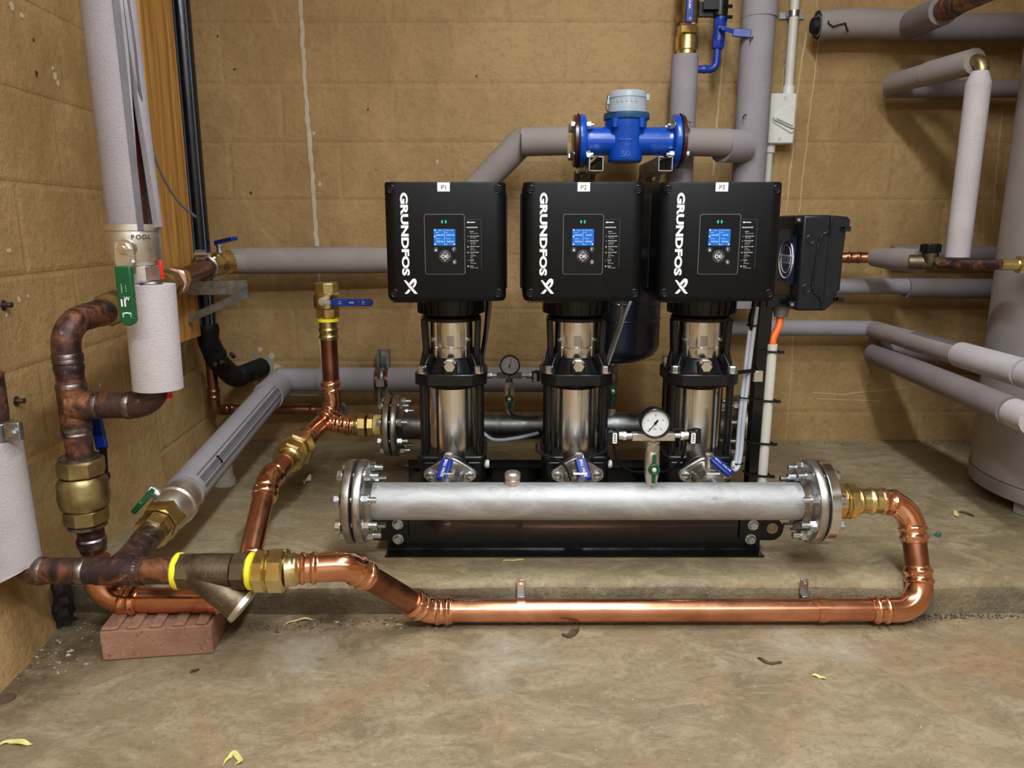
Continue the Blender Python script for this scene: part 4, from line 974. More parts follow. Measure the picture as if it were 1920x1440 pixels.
# legend beside the display
mb = MB(); L0 = cx_(877)
def leg(s, sz, px, py, b=.0):
    x = text(s, sz, (cx_(px), YC-.0006, cz_(py)), XU, ZU, b, align='LEFT'); mb.add(x.v, x.f)
mb.prism([(0, 0), (.004, .0024), (.004, .0009), (.020, .0009), (.020, -.0009), (.004, -.0009), (.004, -.0024)], (cx_(876.5), YC, cz_(414.5)), XU, ZU, .0006)
leg('GRUNDFOS EYE', .0036, 876, 424, .03)
for py, head, subs in ((432, 'Light off', ('Power is turned off',)), (440.5, 'Green light, rotating', ('Pump running',)), (449, 'Green light, steady', ('Pump stopped', 'Ready to run')), (460, 'Yellow light, rotating', ('Warning', 'Pump running')), (471, 'Yellow light, steady', ('Warning', 'Pump stopped', 'Ready')), (485.5, 'Red light', ('Alarm', 'Pump stopped')), (497, 'Remote', ('Remote controlled',))):
    leg(head, .0027, 882, py, .02)
    for k, s in enumerate(subs): leg(s, .0023, 883, py+3.2*(k+1))
pump.part('legend', mb, M['white'], ctl)
mb = MB(); mb.box((cx_(903.5), YC-.0002, cz_(456)), (.0004, .0006, CH*.42)); mb.box((cx_(889), YC-.0002, cz_(409)), (.036, .0006, .0004)); pump.part('legend_border', mb, M['rim_grey'], ctl)
for py, mt in ((441, 'mid_grey'), (450, 'mid_grey'), (460.5, 'cream'), (471.5, 'cream'), (486.5, 'red'), (497.5, 'white')):
    mb = MB(); mb.prism(circ(.0015, 12), (cx_(878.5), YC, cz_(py)), XU, ZU, .0006); pump.part('legend_dot', mb, M[mt], ctl)
# maker's lettering reading downwards, and the ribbon cross below it
x = text('GRUNDFOS', .0185, (cx_(760.5), YC, cz_(437.5)), (0, 0, -1), (1, 0, 0), .045, th=.0006, fit=CH*156/225)
pump.part('lettering', x, M['white'], ctl)
mb = MB(); lx, lz, k = cx_(769), cz_(535.5), .00128
def lp(pts): mb.prism([(a*k, -b*k) for a, b in pts], (lx, YC, lz), XU, ZU, .0006)
lp([(-12, 10), (-5, 15.5), (-12.5, 15.5)] and [(-12.5, 14.5), (-4.2, 5.2), (-1, 8.8), (-6.5, 14.5)][::-1])
lp([(-13, -11), (-9, -11), (3, 2.6), (12.5, 14.5), (6.5, 14.5), (0.5, 7.5), (-4.5, 1.5)][::-1])
arc = [(9.5, -8), (8.2, -11.5), (5, -12.2), (1.5, -9.6), (-2.8, -3.8)]
lp([(-1.2, 0.2), (2.2, -4.2), (5.2, -7.6), (6.4, -7.2), (6.0, -3.8), (2.6, 0.8), (5.2, 3.6), (9.2, -1.2), (11.4, -7.2), (10.2, -12.6), (6.4, -14.6), (2.4, -12.8), (-3.6, -5.0)])
pump.part('emblem', mb, M['white'], ctl)
stk_p = [(cx_(823), cz_(357.5)), (cx_(846), cz_(357.5)), (cx_(846), cz_(341)), (cx_(823), cz_(341))]
mb = MB(); mb.prism(stk_p, (0, YC+.0002, 0), XU, ZU, .001); stk = pump.part('sticker', mb, M['white'], ctl)
def sticker(s):
    return text(s, .0150, (cx_(834.5), YC-.001, cz_(350)), XU, ZU, .0, th=.0003)
pump.part('sticker_lettering', sticker('P1'), M['black_print'], ctl)
# motor, adapter, lantern, guard
mb = MB(); mb.lathe((0, .03, ZC0-.01), (0, 0, 1), [(0, .085), (.004, .092), (CH-.03, .092), (CH-.01, .085), (CH+.005, .05)], 40)
pump.part('motor', mb, M['black_cast'])
z57, z59, z605, z67 = zP(566), zP(588), zP(606), zP(676)
mb = MB(); mb.lathe((0, 0, z605), (0, 0, 1), [(0, .070), (.003, .078), (.010, .080), (.014, .076), (.017, .074), (.020, .083), (.040, .088), (z57-z605+.03, .088)], 44)
for k in range(26):
    q = 2*pi*k/26; mb.box((.086*cos(q), .086*sin(q), (z57+z605)/2+.012), (.009, .006, .035), Matrix.Rotation(q, 3, 'Z'))
pump.part('motor_flange', mb, M['black_cast'])
for sx in (-1, 1):
    mb = MB(); mb.bar((sx*.066, -.004, z67-.02), (sx*.072, -.004, z605+.005), .05, .016, (1, 0, 0)); mb.bar((sx*.082, -.01, z67-.03), (sx*.068, -.006, z67+.035), .03, .012, (1, 0, 0))
    pump.part('lantern_leg', mb, M['black_cast'], bevel=.003)
mb = MB()
for zz, rr in ((z67-.004, .0565),): pass
hh = z605-z67; mb.lathe((0, 0, z67), (0, 0, 1), [(0, .0555), (.002, .0565), (hh*.30, .0565), (hh*.31, .0558), (hh*.33, .0565), (hh, .0565)], 48, cap=False)
g = pump.part('coupling_guard', mb, M['brushed'])
for sx in (-1, 1):
    mb = MB(); n = 6
    poly = []
    for k in range(n+1):
        q = radians(-90+sx*(44+22*k/n)); poly.append((.059*cos(q), .059*sin(q)))
    o2 = [(x*.965, y*.965) for x, y in poly]
    pts = [V((x, y, 0)) for x, y in (poly+o2[::-1])]
    mb.prism([(p.x, p.y) for p in pts] if sx > 0 else [(p.x, p.y) for p in reversed(pts)], (0, 0, z67+.006), (1, 0, 0), (0, 1, 0), hh-.008)
    fl = pump.part('guard_flap', mb, M['brushed'], g)
    q = radians(-90+sx*52); pump.inst('screw', SCREW, V((.0585*cos(q), .0585*sin(q), z67+hh*.52)), (cos(q), sin(q), 0), g)
mb = MB(); 
vs = []; fs = []
for i in range(7):
    q = radians(-90-9.5+19*i/6)
    for z in (z67+hh*.36, z67+hh*.63): vs.append((.0574*cos(q), .0574*sin(q), z))
for i in range(6): fs.append((2*i, 2*i+2, 2*i+3, 2*i+1))
mb.add(vs, fs); pump.part('guard_badge', mb, M['cast_ss'], g)
# pump head with vent plug and four bolts
zp0, zp1 = zP(727, YPU-.1), zP(703, YPU-.1)
def rpoly(w_, r_): return rrect(w_, w_, r_, 5)
mb = MB(); po = []
for a in range(4):
    q0 = pi/4+a*pi/2
    for dq in (-.24, -.12, 0, .12, .24): po.append((.118*cos(q0+dq), .118*sin(q0+dq)))
    po.append((.098*cos(q0+pi/4), .098*sin(q0+pi/4)))
po = [(x*.94, y*.94) for x, y in po]
mb.prism(po, (0, 0, zp0), (1, 0, 0), (0, 1, 0), zp1-zp0); head = pump.part('head_plate', mb, M['black_cast'], bevel=.004)
mb = MB(); mb.lathe((0, 0, zp1-.002), (0, 0, 1), [(0, .086), (.008, .078), (z67-zp1+.004, .060), (z67-zp1+.006, .052)], 40)
for sx in (-1, 1):
    for sy in (-1, 1): mb.bar((sx*.07, sy*.07, zp1), (sx*.052, sy*.045, z67+.012), .012, .02, (sx, sy, 0))
mb.box((0, -.072, zp1+.012), (.036, .04, .034)); pump.part('head_cone', mb, M['black_cast'], bevel=.003)
mb = MB(); vz = zP(686, YPU-.09); hexring(mb, V((0, -.098, vz)), (0, -1, 0), .0155, .016, 6, .08); mb.lathe((0, -.078, vz), (0, -1, 0), [(0, .018), (.012, .018)], 20); pump.part('vent_plug', mb, M['chrome'])
HB = bolt_mesh(.0125, .017, 0)
for sx in (-1, 1):
    for sy in (-1, 1):
        pump.inst('head_nut', HB, (sx*.074, sy*.074, zp1), (0, 0, 1), head, roll=.3)
# sleeve, staybolts, foot
zs0 = zP(853); mb = MB(); mb.lathe((0, 0, zs0), (0, 0, 1), [(0, .064), (zp0-zs0-.006, .064)], 56, cap=False); pump.part('sleeve', mb, M['brushed'])
mb = MB(); mb.lathe((0, 0, zp0-.014), (0, 0, 1), [(0, .066), (.004, .070), (.014, .074)], 44); pump.part('sleeve_collar', mb, M['black_cast'])
for sx in (-1, 1):
    for sy in (-1, 1):
        mb = MB(); mb.cyl((sx*.074, sy*.060, zs0-.02), (sx*.074, sy*.060, zp0), .0105, 16); pump.part('staybolt', mb, M['black_gloss'])
mb = MB(); mb.prism(rrect(.186, .17, .02, 5), (0, 0, zs0-.016), (1, 0, 0), (0, 1, 0), .016); mb.prism(rrect(.176, .17, .018, 5), (0, 0, .075), (1, 0, 0), (0, 1, 0), zs0-.09)
mb.cyl((0, -.115, ZM), (0, .115, ZM), .05, 28); mb.prism(rrect(.21, .21, .02, 5), (0, 0, .066), (1, 0, 0), (0, 1, 0), .022); pump.part('foot', mb, M['black_cast'], bevel=.004)
mb = MB()
mb.lathe((.088, -.05, ZM+.004), (1, 0, 0), [(0, .010), (.006, .012), (.012, .010)], 16); pump.part('side_plug', mb, M['white_plastic'])
# place the three
pump.e.location = (PX[0], YPU, 0); pumps = [pump.e]
vals = [None, ('0.65 kW', '0 m³/h', '0.65 bar', '6.65 bar'), ('0.65 kW', '0 m³/h', '6.65 bar', '6.65 bar')]
for i in (1, 2):
    c = copy_tree(pump.e); c.location = (PX[i], YPU, 0); pumps.append(c)
    c['label'] = ('middle vertical pump, black controller with sticker P2', 'rightmost vertical pump, black controller with sticker P3')[i-1]
    for o in [x for x in SC.objects if x.parent and (x.parent == c or x.parent.parent == c)]:
        if o.name.startswith('screen_lettering'): o.data = scr(vals[i]).mesh('screen_lettering'); o.data.materials.append(M['screen_text'])
        if o.name.startswith('sticker_lettering'): o.data = sticker('P%d' % (i+1)).mesh('sticker_lettering'); o.data.materials.append(M['black_print'])
pumps[2].rotation_euler.z = radians(-2.5); pumps[0].rotation_euler.z = radians(.8)
# ---- isolating valves between pumps and front manifold
iv = T('isolating_valve', 'stainless valve with blue lever before the first pump', 'valve', (0, 0, 0), 'stainless valves on the front manifold')
yf = YPU-.118-YPU  # pump local front of port
mb = MB(); L = .049
poly = [(.055*cos(radians(a))*1.0, .040*sin(radians(a))+0) for a in range(0, 360, 30)]
hull = []
for a in range(0, 360, 10):
    q = radians(a); d = V((cos(q), sin(q)))
    best = max([(V((sx*.052, 0)), .018) for sx in (-1, 1)]+[(V((0, 0)), .046)], key=lambda s: s[0].dot(d)+s[1])
    hull.append(tuple(best[0]+d*best[1]))
mb.prism(hull, (0, yf+.002, ZM), (1, 0, 0), (0, 0, 1), .014); fl = iv.part('oval_flange', mb, M['cast_ss'], bevel=.003)
OB = bolt_mesh(.0125, .009, 0)
for sx in (-1, 1): iv.inst('bolt', OB, (sx*.052, yf-.012, ZM), (0, -1, 0), fl)
mb = MB(); mb.lathe((0, yf-.008, ZM), (0, -1, 0), [(0, .040), (.01, .036), (.03, .032), (.05, .034), (.06, .034)], 32); hexring(mb, (0, yf-.075, ZM), (0, -1, 0), .036, .030, 6); mb.cyl((0, yf-.09, ZM), (0, -(YPU-YM1)+.03, ZM), .024, 24)
iv.part('body', mb, M['cast_ss'])
mb = MB(); mb.cyl((0, yf-.04, ZM+.02), (0, yf-.04, ZM+.062), .010, 16); hexring(mb, (0, yf-.04, ZM+.064), (0, 0, 1), .011, .008); iv.part('stem', mb, M['nickel'])
iv.e.location = (PX[0], YPU, 0)
def lever_set(rootloc, tilt, root):
    t0 = T.__new__(T); t0.base = V(rootloc); t0.e = root
    st = V(rootloc)+V((0, yf-.04, ZM+.058)); d = V((sin(tilt), -cos(tilt)*.62, -.55)).normalized(); side = V((cos(tilt), sin(tilt), 0)); side = (side-d*side.dot(d)).normalized(); up_ = side.cross(d)
    if up_.z < 0: up_ = -up_
    mb = MB(); mb.bar(st+V((0, .006, .004)), st+d*.04+up_*.004, .022, .004, up_); lv = t0.part('lever', mb, M['nickel'], root)
    a_, b_ = st+d*.008+up_*.004, st+d*.070+up_*.004; mb = MB(); mb.bar(a_, b_, .031, .012, up_); sl = t0.part('lever_sleeve', mb, M['blue'], lv, bevel=.004)
    mb = MB(); c = a_.lerp(b_, .5)+up_*.0062; x = text('BALL VALVE', .0105, c, d, up_.cross(d), .01, th=.0005, fit=None); mb.add(x.v, x.f)
    k = .05/max((p-c).dot(d)*2 for p in mb.v); mb.v = [c+d*((p-c).dot(d)*min(1, k))+up_.cross(d)*(p-c).dot(up_.cross(d))+up_*.0004 for p in mb.v]
    t0.part('lever_lettering', mb, M['white'], lv)
ivs = [iv.e]
for i in (1, 2):
    c = copy_tree(iv.e); c.location = (PX[i], YPU, 0); ivs.append(c)
    c['label'] = ('stainless valve with blue lever before the middle pump', 'stainless valve with blue lever before the rightmost pump')[i-1]
for r_, tl in zip(ivs, (-.18, .16, .75)): lever_set(r_.location.copy(), tl, r_)
# ---- pressure gauges and cocks
def gauge(t, c, r, ang_n, tilt=0):
    "dial gauge, face towards -Y at c"
    mb = MB(); mb.lathe(c+V((0, .034, 0)), (0, -1, 0), [(0, .0), (0, r*.8), (.004, r*.98), (.03, r), (.033, r*1.04), (.038, r*1.04), (.040, r*.98), (.036, r*.90), (.030, r*.90)], 44, cap=False); case = t.part('gauge_case', mb, M['black_plastic'])
    mb = MB(); mb.lathe(c+V((0, .006, 0)), (0, -1, 0), [(0, r*.93), (.004, r*.93)], 40); t.part('gauge_face', mb, M['white_gauge'], case)
    mb = MB(); Yf = c.y+.0019
    for k in range(31):
        q = radians(225-270*k/30); l_ = .10 if k % 5 == 0 else .05; n = V((cos(q), 0, sin(q)))
        mb.bar(V((c.x, Yf, c.z))+n*r*(.80-l_), V((c.x, Yf, c.z))+n*r*.80, r*.018, .0003, (0, 1, 0))
    for k, s in enumerate(('0', '4', '8', '12', '16')):
        q = radians(225-270*k/4); n = V((cos(q), 0, sin(q))); x = text(s, r*.17, V((c.x, Yf, c.z))+n*r*.55, XU, ZU); mb.add(x.v, x.f)
    x = text('bar', r*.16, (c.x, Yf, c.z-r*.38), XU, ZU); mb.add(x.v, x.f)
    t.part('dial_marks', mb, M['black_print'], case)
    mb = MB(); q = radians(ang_n); n = V((cos(q), 0, sin(q))); o = V((c.x, Yf-.0012, c.z)); mb.bar(o-n*r*.25, o+n*r*.72, r*.05, .0006, (0, 1, 0)); mb.bar(o-n*r*.28, o-n*r*.08, r*.12, .0006, (0, 1, 0)); mb.lathe(o+V((0, .001, 0)), (0, -1, 0), [(0, r*.09), (.002, r*.09)], 16)
    t.part('needle', mb, M['black_print'], case)
def sensor(t, c, sx, cable=None):
    mb = MB(); mb.cyl(c, c+V((sx*.022, 0, 0)), .006, 14); hexring(mb, c+V((sx*.022, 0, 0)), (sx, 0, 0), .011, .008); mb.cyl(c+V((sx*.026, 0, 0)), c+V((sx*.036, 0, 0)), .010, 14); a_ = t.part('sensor', mb, M['nickel'])
    mb = MB(); mb.box(c+V((sx*.050, 0, -.002)), (.028, .026, .030)); mb.cyl(c+V((sx*.055, 0, .012)), c+V((sx*.055, 0, .016)), .012, 12); t.part('sensor_plug', mb, M['black_plastic'], a_, bevel=.002)
    mb = MB(); mb.prism(rrect(.010, .025, .002), c+V((sx*.046, -.013, -.003)), XU, ZU, .0006); t.part('sensor_label', mb, M['white'], a_)
    mb = MB()
    for k in range(4): mb.box(c+V((sx*.046, -.0138, -.010+k*.005)), (.005, .0004, .0022))
    t.part('label_print', mb, M['black_print'], a_)
def cock(t, x, Y, z0, z1, col, body='nickel', r=.0165):
    mb = MB(); h = z1-z0
    mb.lathe((x, Y, z0), (0, 0, 1), [(0, r*.8), (h*.1, r*.85), (h*.2, r), (h*.5, r*1.05), (h*.8, r), (h*.85, r*.8), (h, r*.8)], 24); hexring(mb, (x, Y, z0+h*.9), (0, 0, 1), r*1.0, h*.16, 6); t.part('cock_body', mb, M[body])
    zc = z0+h*.46; mb = MB(); mb.torus((x, Y-r-.012, zc), (0, 1, 0), .0105, .004, 24, 8); mb.lathe((x, Y-r, zc), (0, -1, 0), [(0, .008), (.010, .010), (.012, .010)], 16)
    mb.bar((x, Y-r-.011, zc+.009), (x, Y-r-.009, zc+.036), .009, .005, (0, -1, 0)); mb.bar((x, Y-r-.011, zc-.009), (x, Y-r-.009, zc-.034), .009, .005, (0, -1, 0)); hd = t.part('cock_handle', mb, M[col], bevel=.001)
    mb = MB(); mb.lathe((x, Y-r-.010, zc), (0, -1, 0), [(0, .006), (.006, .005), (.007, .003)], 14); t.part('handle_nut', mb, M['white_plastic'], hd)
# front gauge
YG = YM1; gx = P(1222, 880, Y=YG).x; z0 = ZM+RM-.003; z1 = P(1225, 832, Y=YG).z
t = T('pressure_gauge', 'white faced pressure gauge on green handled cock, on the front manifold', 'gauge', (gx, YG, z0))
cock(t, gx, YG, z0, z1, 'green')
zt = P(1225, 818, Y=YG).z; mb = MB(); mb.cyl((gx, YG, z1-.005), (gx, YG, zt), .012, 16); hexring(mb, (gx, YG, z1+.004), (0, 0, 1), .017, .008); mb.box((gx, YG, zt), (.10, .02, .018)); mb.cyl((gx, YG, zt), (gx+.005, YG-.0, zt+.03), .009, 14); t.part('tee_block', mb, M['nickel'], bevel=.002)
gc = P(1229, 794, Y=YG-.035); gauge(t, gc, .034, 232)
sensor(t, V((gx+.045, YG, zt+.002)), 1); sensor(t, V((gx-.045, YG, zt+.002)), -1)
# rear gauge
gx2 = P(955, 760, Y=YM2).x; z0 = ZM+.004+RM-.003; z1 = P(955, 716, Y=YM2).z
t = T('pressure_gauge', 'smaller black rimmed pressure gauge on rear manifold between first and middle pumps', 'gauge', (gx2, YM2, z0))
cock(t, gx2, YM2, z0+.012, z1, 'dark_green'); mb = MB(); mb.cyl((gx2, YM2, z0-.002), (gx2, YM2, z0+.02), .013, 16); t.part('nipple', mb, M['nickel'])
zt = P(955, 704, Y=YM2).z; mb = MB(); mb.box((gx2, YM2, zt), (.08, .02, .018)); mb.cyl((gx2, YM2, z1-.004), (gx2, YM2, zt+.03), .011, 14); t.part('tee_block', mb, M['galv_dark'])
gauge(t, P(956, 685, Y=YM2-.03), .031, 72); sensor(t, V((gx2+.036, YM2, zt)), 1); sensor(t, V((gx2-.036, YM2, zt)), -1)
# pressure vessel on a cock
vx = P(1150, 600, Y=2.38).x; YVS = 2.38; zb0 = P(1150, 688, Y=2.30).z; rV = W(86, (vx, YVS, .5))
t = T('pressure_vessel', 'dark navy pressure vessel standing behind between middle and right pumps', 'tank', (vx, YVS, zb0))
zt = P(1150, 440, Y=2.38).z; mb = MB()
mb.lathe((vx, YVS, zb0), (0, 0, 1), [(0, .012), (.002, .04), (.014, rV*.66), (.032, rV*.9), (.052, rV*.985), (.064, rV), (zt-zb0-.125, rV), (zt-zb0-.123, rV*1.018), (zt-zb0-.112, rV*1.018), (zt-zb0-.110, rV), (zt-zb0-.066, rV), (zt-zb0-.05, rV*.97), (zt-zb0-.02, rV*.75), (zt-zb0-.004, rV*.4), (zt-zb0, .01)], 56)
vt = t.part('vessel', mb, M['navy'])
mb = MB()
for py in (571, 604): z = P(1150, py, Y=2.25).z; mb.torus((vx, YVS, z), (0, 0, 1), rV*.998, .0035, 56, 6)
t.part('pressed_ring', mb, M['navy'])
cxv = P(1147, 740, Y=YM2).x
t = T('vessel_cock', 'brass cock with dark green handle under the navy vessel, on rear manifold', 'valve', (cxv, YM2, z0))
zc1 = zb0+.004; mb = MB(); mb.cyl((cxv, YM2, z0-.002), (cxv, YM2, z0+.016), .014, 16); mb.cyl((cxv, YM2, z0+.012), (cxv, YM2, zc1), .010, 14); t.part('nipple', mb, M['nickel'])
cock(t, cxv, YM2, z0+.014, zc1-.006, 'dark_green', 'galv_dark')
# ---- control box on its post
XP = P(1424, 700, Y=1.98).x; YPo = 1.98
t = T('control_post', 'square black steel post right of the third pump', 'post', (XP, YPo, 0))
ztop = P(1424, 560, Y=YPo).z+.10
mb = MB(); mb.box((XP, YPo, (ztop+.02)/2), (.036, .036, ztop-.02)); t.part('tube', mb, M['black_gloss'], bevel=.003)
mb = MB(); b0 = P(1384, 698, Y=1.93); b1 = P(1422, 694, Y=1.955); mb.bar(b0, b1, .004, .010, (0, 0, 1)); t.part('stay', mb, M['black_cast'])
mb = MB(); mb.box(P(1421, 705, Y=1.955), (.024, .012, .03)); t.part('stay_clip', mb, M['nickel'], bevel=.001)
mb = MB(); mb.box((XP-.005, YPo, .03), (.09, .1, .008)); mb.box((XP, YPo, .05), (.05, .05, .05)); t.part('foot', mb, M['black_gloss'])
bxL = P(1500, 490, Y=1.91).x; bxR = P(1588, 490, Y=1.91).x; bz1 = P(1540, 403, Y=1.91).z; bz0 = P(1540, 583, Y=1.91).z
byF, byB = 1.91, 2.09
t = T('control_box', 'charcoal plastic control box right of the P3 pump with round navy sticker', 'control box', ((bxL+bxR)/2, 2.0, bz0))
mb = MB(); xs = bxL+(bxR-bxL)*.60
mb.box(((bxL+xs)/2, (byF+byB)/2, (bz0+bz1)/2), (xs-bxL, byB-byF, bz1-bz0)); bxo = t.part('case', mb, M['box_plastic'], bevel=.006)
mb = MB(); h = bz1-bz0; wl = bxR-xs; e_ = .0
poly = [(xs-.004, bz0+h*.0), (xs+wl*.1, bz0+.0), (xs+wl*.62, bz0+h*.10), (xs+wl*.66, bz0+h*.20), (bxR-.012, bz0+h*.20), (bxR-.006, bz0+h*.86), (bxR+.002, bz0+h*.87), (bxR+.002, bz1-.012), (bxR-.006, bz1-.004), (xs-.004, bz1)]
mb.prism(poly, (0, byF+.006, 0), (1, 0, 0), (0, 0, 1), -(byB-byF-.012)); t.part('lid', mb, M['box_plastic'], bevel=.005)
mb = MB(); seam = [(xs, bz1-.004), (xs-.002, bz1-h*.17), (xs-.020, bz1-h*.20), (xs-.028, bz1-h*.28), (xs-.036, bz0+h*.26), (xs-.030, bz0+h*.20), (xs-.010, bz0+h*.13), (xs-.006, bz0+.008)]
for k in range(len(seam)-1): mb.bar((seam[k][0], byF-.001, seam[k][1]), (seam[k+1][0], byF-.001, seam[k+1][1]), .006, .006, (0, -1, 0))
t.part('lid_seam', mb, M['black_plastic'], bevel=.0015)
for zz in (bz1-h*.25, bz0+h*.24):
    mb = MB(); mb.torus((bxL+.022, byF, zz), (0, 1, 0), .0105, .0018, 24, 6); mb.lathe((bxL+.022, byF+.002, zz), (0, -1, 0), [(0, .010), (.003, .009)], 20); t.part('knockout', mb, M['box_plastic'])
for zz in (bz1-h*.13, bz0+h*.13):
    mb = MB(); mb.bar((bxR-.022, byF+.003, zz), (bxR+.002, byF+.003, zz-.004), .010, .012, (0, 0, 1)); mb.cyl((bxR-.018, byF-.002, zz), (bxR-.018, byF+.01, zz), .005, 10); t.part('latch', mb, M['black_plastic'], bevel=.001)
mb = MB(); mb.box((bxR-.004, byF+.05, bz0+h*.5), (.006, .05, h*.58)); t.part('hinge_strip', mb, M['black_gloss'])
# side facing the pump: dark plate with sticker
mb = MB(); mb.box((bxL-.002, (byF+byB)/2+.02, (bz0+bz1)/2), (.004, byB-byF-.05, h*.96)); t.part('side_plate', mb, M['black_gloss'])
YU = V((0, -1, 0)); xq = bxL-.0042; sc = V((xq, byF+.085, (bz0+bz1)/2+.008))
mb = MB(); mb.prism(rrect(.118, .125, .006), sc, YU, ZU, -.0006 if YU.cross(ZU).x > 0 else .0006); stq = t.part('sticker', mb, M['logo_navy'])
mb = MB(); fr = sc+V((-.001, 0, 0))
mb.torus(fr, (1, 0, 0), .050, .0018, 36, 4); mb.torus(fr, (1, 0, 0), .036, .0012, 32, 4)
mb.box(fr, (.0006, .108, .022)); t.part('sticker_ring', mb, M['white'], stq)
mb = MB(); x = text('BY GRUNDFOS', .016, fr+V((-.0006, 0, 0)), YU, ZU, .03, fit=.098); mb.add(x.v, x.f); t.part('sticker_lettering', mb, M['logo_navy'], stq)
for zz in (bz1-.012, bz0+.016): 
    mb = MB(); mb.box((bxL-.008, byF+.012, zz), (.018, .01, .016)); t.part('mount_clip', mb, M['black_plastic']); mb = MB(); mb.cyl((bxL-.01, byF+.008, zz), (bxL-.01, byF+.002, zz), .004, 10); t.part('screw', mb, M['zinc'])
mb = MB(); gp = V((bxL-.010, 1.99, bz0)); mb.lathe(gp+V((0, 0, .005)), (0, 0, -1), [(0, .022), (.012, .022), (.022, .018), (.03, .016)], 20); gl = t.part('cable_gland', mb, M['mid_grey'])
for z_ in (bz0+.02, bz1-.05): mb = MB(); mb.bar(V((XP, YPo-.01, z_)), V((bxL, YPo-.01, z_)), .03, .03); t.part('mount_arm', mb, M['black_gloss'])
# cables
oc0 = gp+V((0, 0, -.025)); cz = P(1438, 640, Y=1.97)
XCc = P(1440, 700, Y=1.965).x+.006
t = T('cable_conduit', 'ivory conduit tied to the right of the black post with orange cable entering', 'conduit', (XCc, 1.965, 0))
ctop = V((XCc, 1.965, P(1440, 645, Y=1.965).z)); mb = MB(); mb.cyl((XCc-.002, 1.965, .004), ctop, .0135, 18); t.part('tube', mb, M['conduit'])
mb = MB(); mb.sweep(spline([oc0, oc0.lerp(ctop, .35)+V((.003, 0, 0)), oc0.lerp(ctop, .75)+V((-.002, 0, 0)), ctop, ctop-V((0, 0, .05))], 8), .0095, 14); t.part('orange_cable', mb, M['orange'])
for k, py in enumerate((658, 750, 830, 890)):
    z = P(1430, py, Y=1.96).z; mb = MB(); mb.prism([(-.036, -.030), (.040, -.030), (.040, .026), (-.036, .026)], (XP+.008, YPo-.004, z), (1, 0, 0), (0, 1, 0), .004) if False else None
    for a_, b_ in (((XP-.020, 1.958), (XCc+.016, 1.948)), ((XCc+.016, 1.948), (XCc+.016, 1.985)), ((XP-.020, 1.958), (XP-.020, 2.0))):
        mb.bar((*a_, z), (*b_, z-.002), .004, .005)
    mb.box((XCc+.020, 1.950, z-.002), (.014, .007, .007)); t.part('cable_tie', mb, M['rubber'])
t = T('cable_bundle', 'pale grey cables tied along the left side of the black post', 'cable', (XP-.03, 1.96, .2))
for dx, dy in ((-.034, 0), (-.026, -.006), (-.024, .006)):
    pts = [V((XP+dx-.0, 1.965+dy, P(1410, 575, Y=1.96).z)), V((XP+dx-.006, 1.965+dy, P(1410, 640, Y=1.96).z)), V((XP+dx-.012, 1.965+dy, P(1400, 720, Y=1.96).z)), V((XP+dx-.016, 1.965+dy, P(1396, 800, Y=1.96).z)), V((XP+dx-.017, 1.965+dy, P(1394, 850, Y=1.96).z)), V((XP+dx-.027, 1.955+dy, P(1385, 876, Y=1.96).z)), V((XP+dx-.048, 1.95+dy, P(1374, 882+dx*250, Y=1.96).z)), V((XP+dx-.075, 1.95+dy, P(1360, 868+dx*300, Y=1.96).z))]
    mb = MB(); mb.sweep(spline(pts, 8), .0058, 12); t.part('cable', mb, M['grey_cable'])
mb = MB(); a_ = V((XP-.035, 1.965, P(1410, 598, Y=1.96).z)); mb.sweep(spline([a_+V((.008, 0, .05)), a_+V((.004, 0, .02)), a_, a_+V((.003, 0, -.03))], 6), .010, 12); t.part('heat_shrink', mb, M['black_plastic'])
for py in (610, 745, 868):
    c = V((XP-.033-(py-600)*.00006, 1.962, P(1405, py, Y=1.96).z)); mb = MB(); mb.torus(c, (0, 0, 1), .014, .002, 16, 6); t.part('cable_tie', mb, M['rubber'])
# cables hanging from controllers to the rear, and along the manifold
def cable(name, label, pts, r, mat, base=None):
    mb = MB(); pp = spline(pts, 10); mb.sweep(pp, r, 10); return solo(name, label, 'cable', mb, mat, base or pp[-1])
cable('grey_cable', 'grey cable dropping from the P1 controller behind the first pump', [P(919, 560, Y=2.02), P(917, 590, Y=2.03), P(910, 640, Y=2.06), P(903, 690, Y=2.1)], .0055, M['mid_grey'])
cable('black_cable', 'black cable beside the grey one below the P1 controller', [P(914, 560, Y=2.03), P(911, 610, Y=2.04), P(904, 660, Y=2.07), P(899, 685, Y=2.1)], .005, M['rubber'])
cable('grey_cable', 'straight grey cable dropping from the P2 controller past the navy vessel', [P(1166, 560, Y=2.02), P(1163, 600, Y=2.03), P(1150, 640, Y=2.06), P(1134, 690, Y=2.1)], .0055, M['mid_grey'])
cable('grey_cable', 'slanting grey cable right of the straight one below the P2 controller', [P(1184, 560, Y=2.03), P(1172, 590, Y=2.04), P(1155, 640, Y=2.07), P(1138, 688, Y=2.1)], .0045, M['grey_cable'])
cable('white_cable', 'pale cable looping along the rear manifold between first and middle pumps', [P(900, 806, Y=2.26), P(925, 824, Y=2.25), P(965, 822, Y=2.25), P(1010, 812, Y=2.26)], .0055, M['grey_cable'])
cable('black_cable', 'black cable looping above the pale one along the rear manifold', [P(900, 800, Y=2.27), P(925, 818, Y=2.27), P(960, 818, Y=2.27), P(1010, 808, Y=2.27)], .0045, M['rubber'])
cable('white_cable', 'pale cables along the rear manifold between middle pump and front gauge', [P(1122, 814, Y=2.26), P(1145, 818, Y=2.25), P(1175, 820, Y=2.25), P(1240, 822, Y=2.26)], .007, M['grey_cable'])
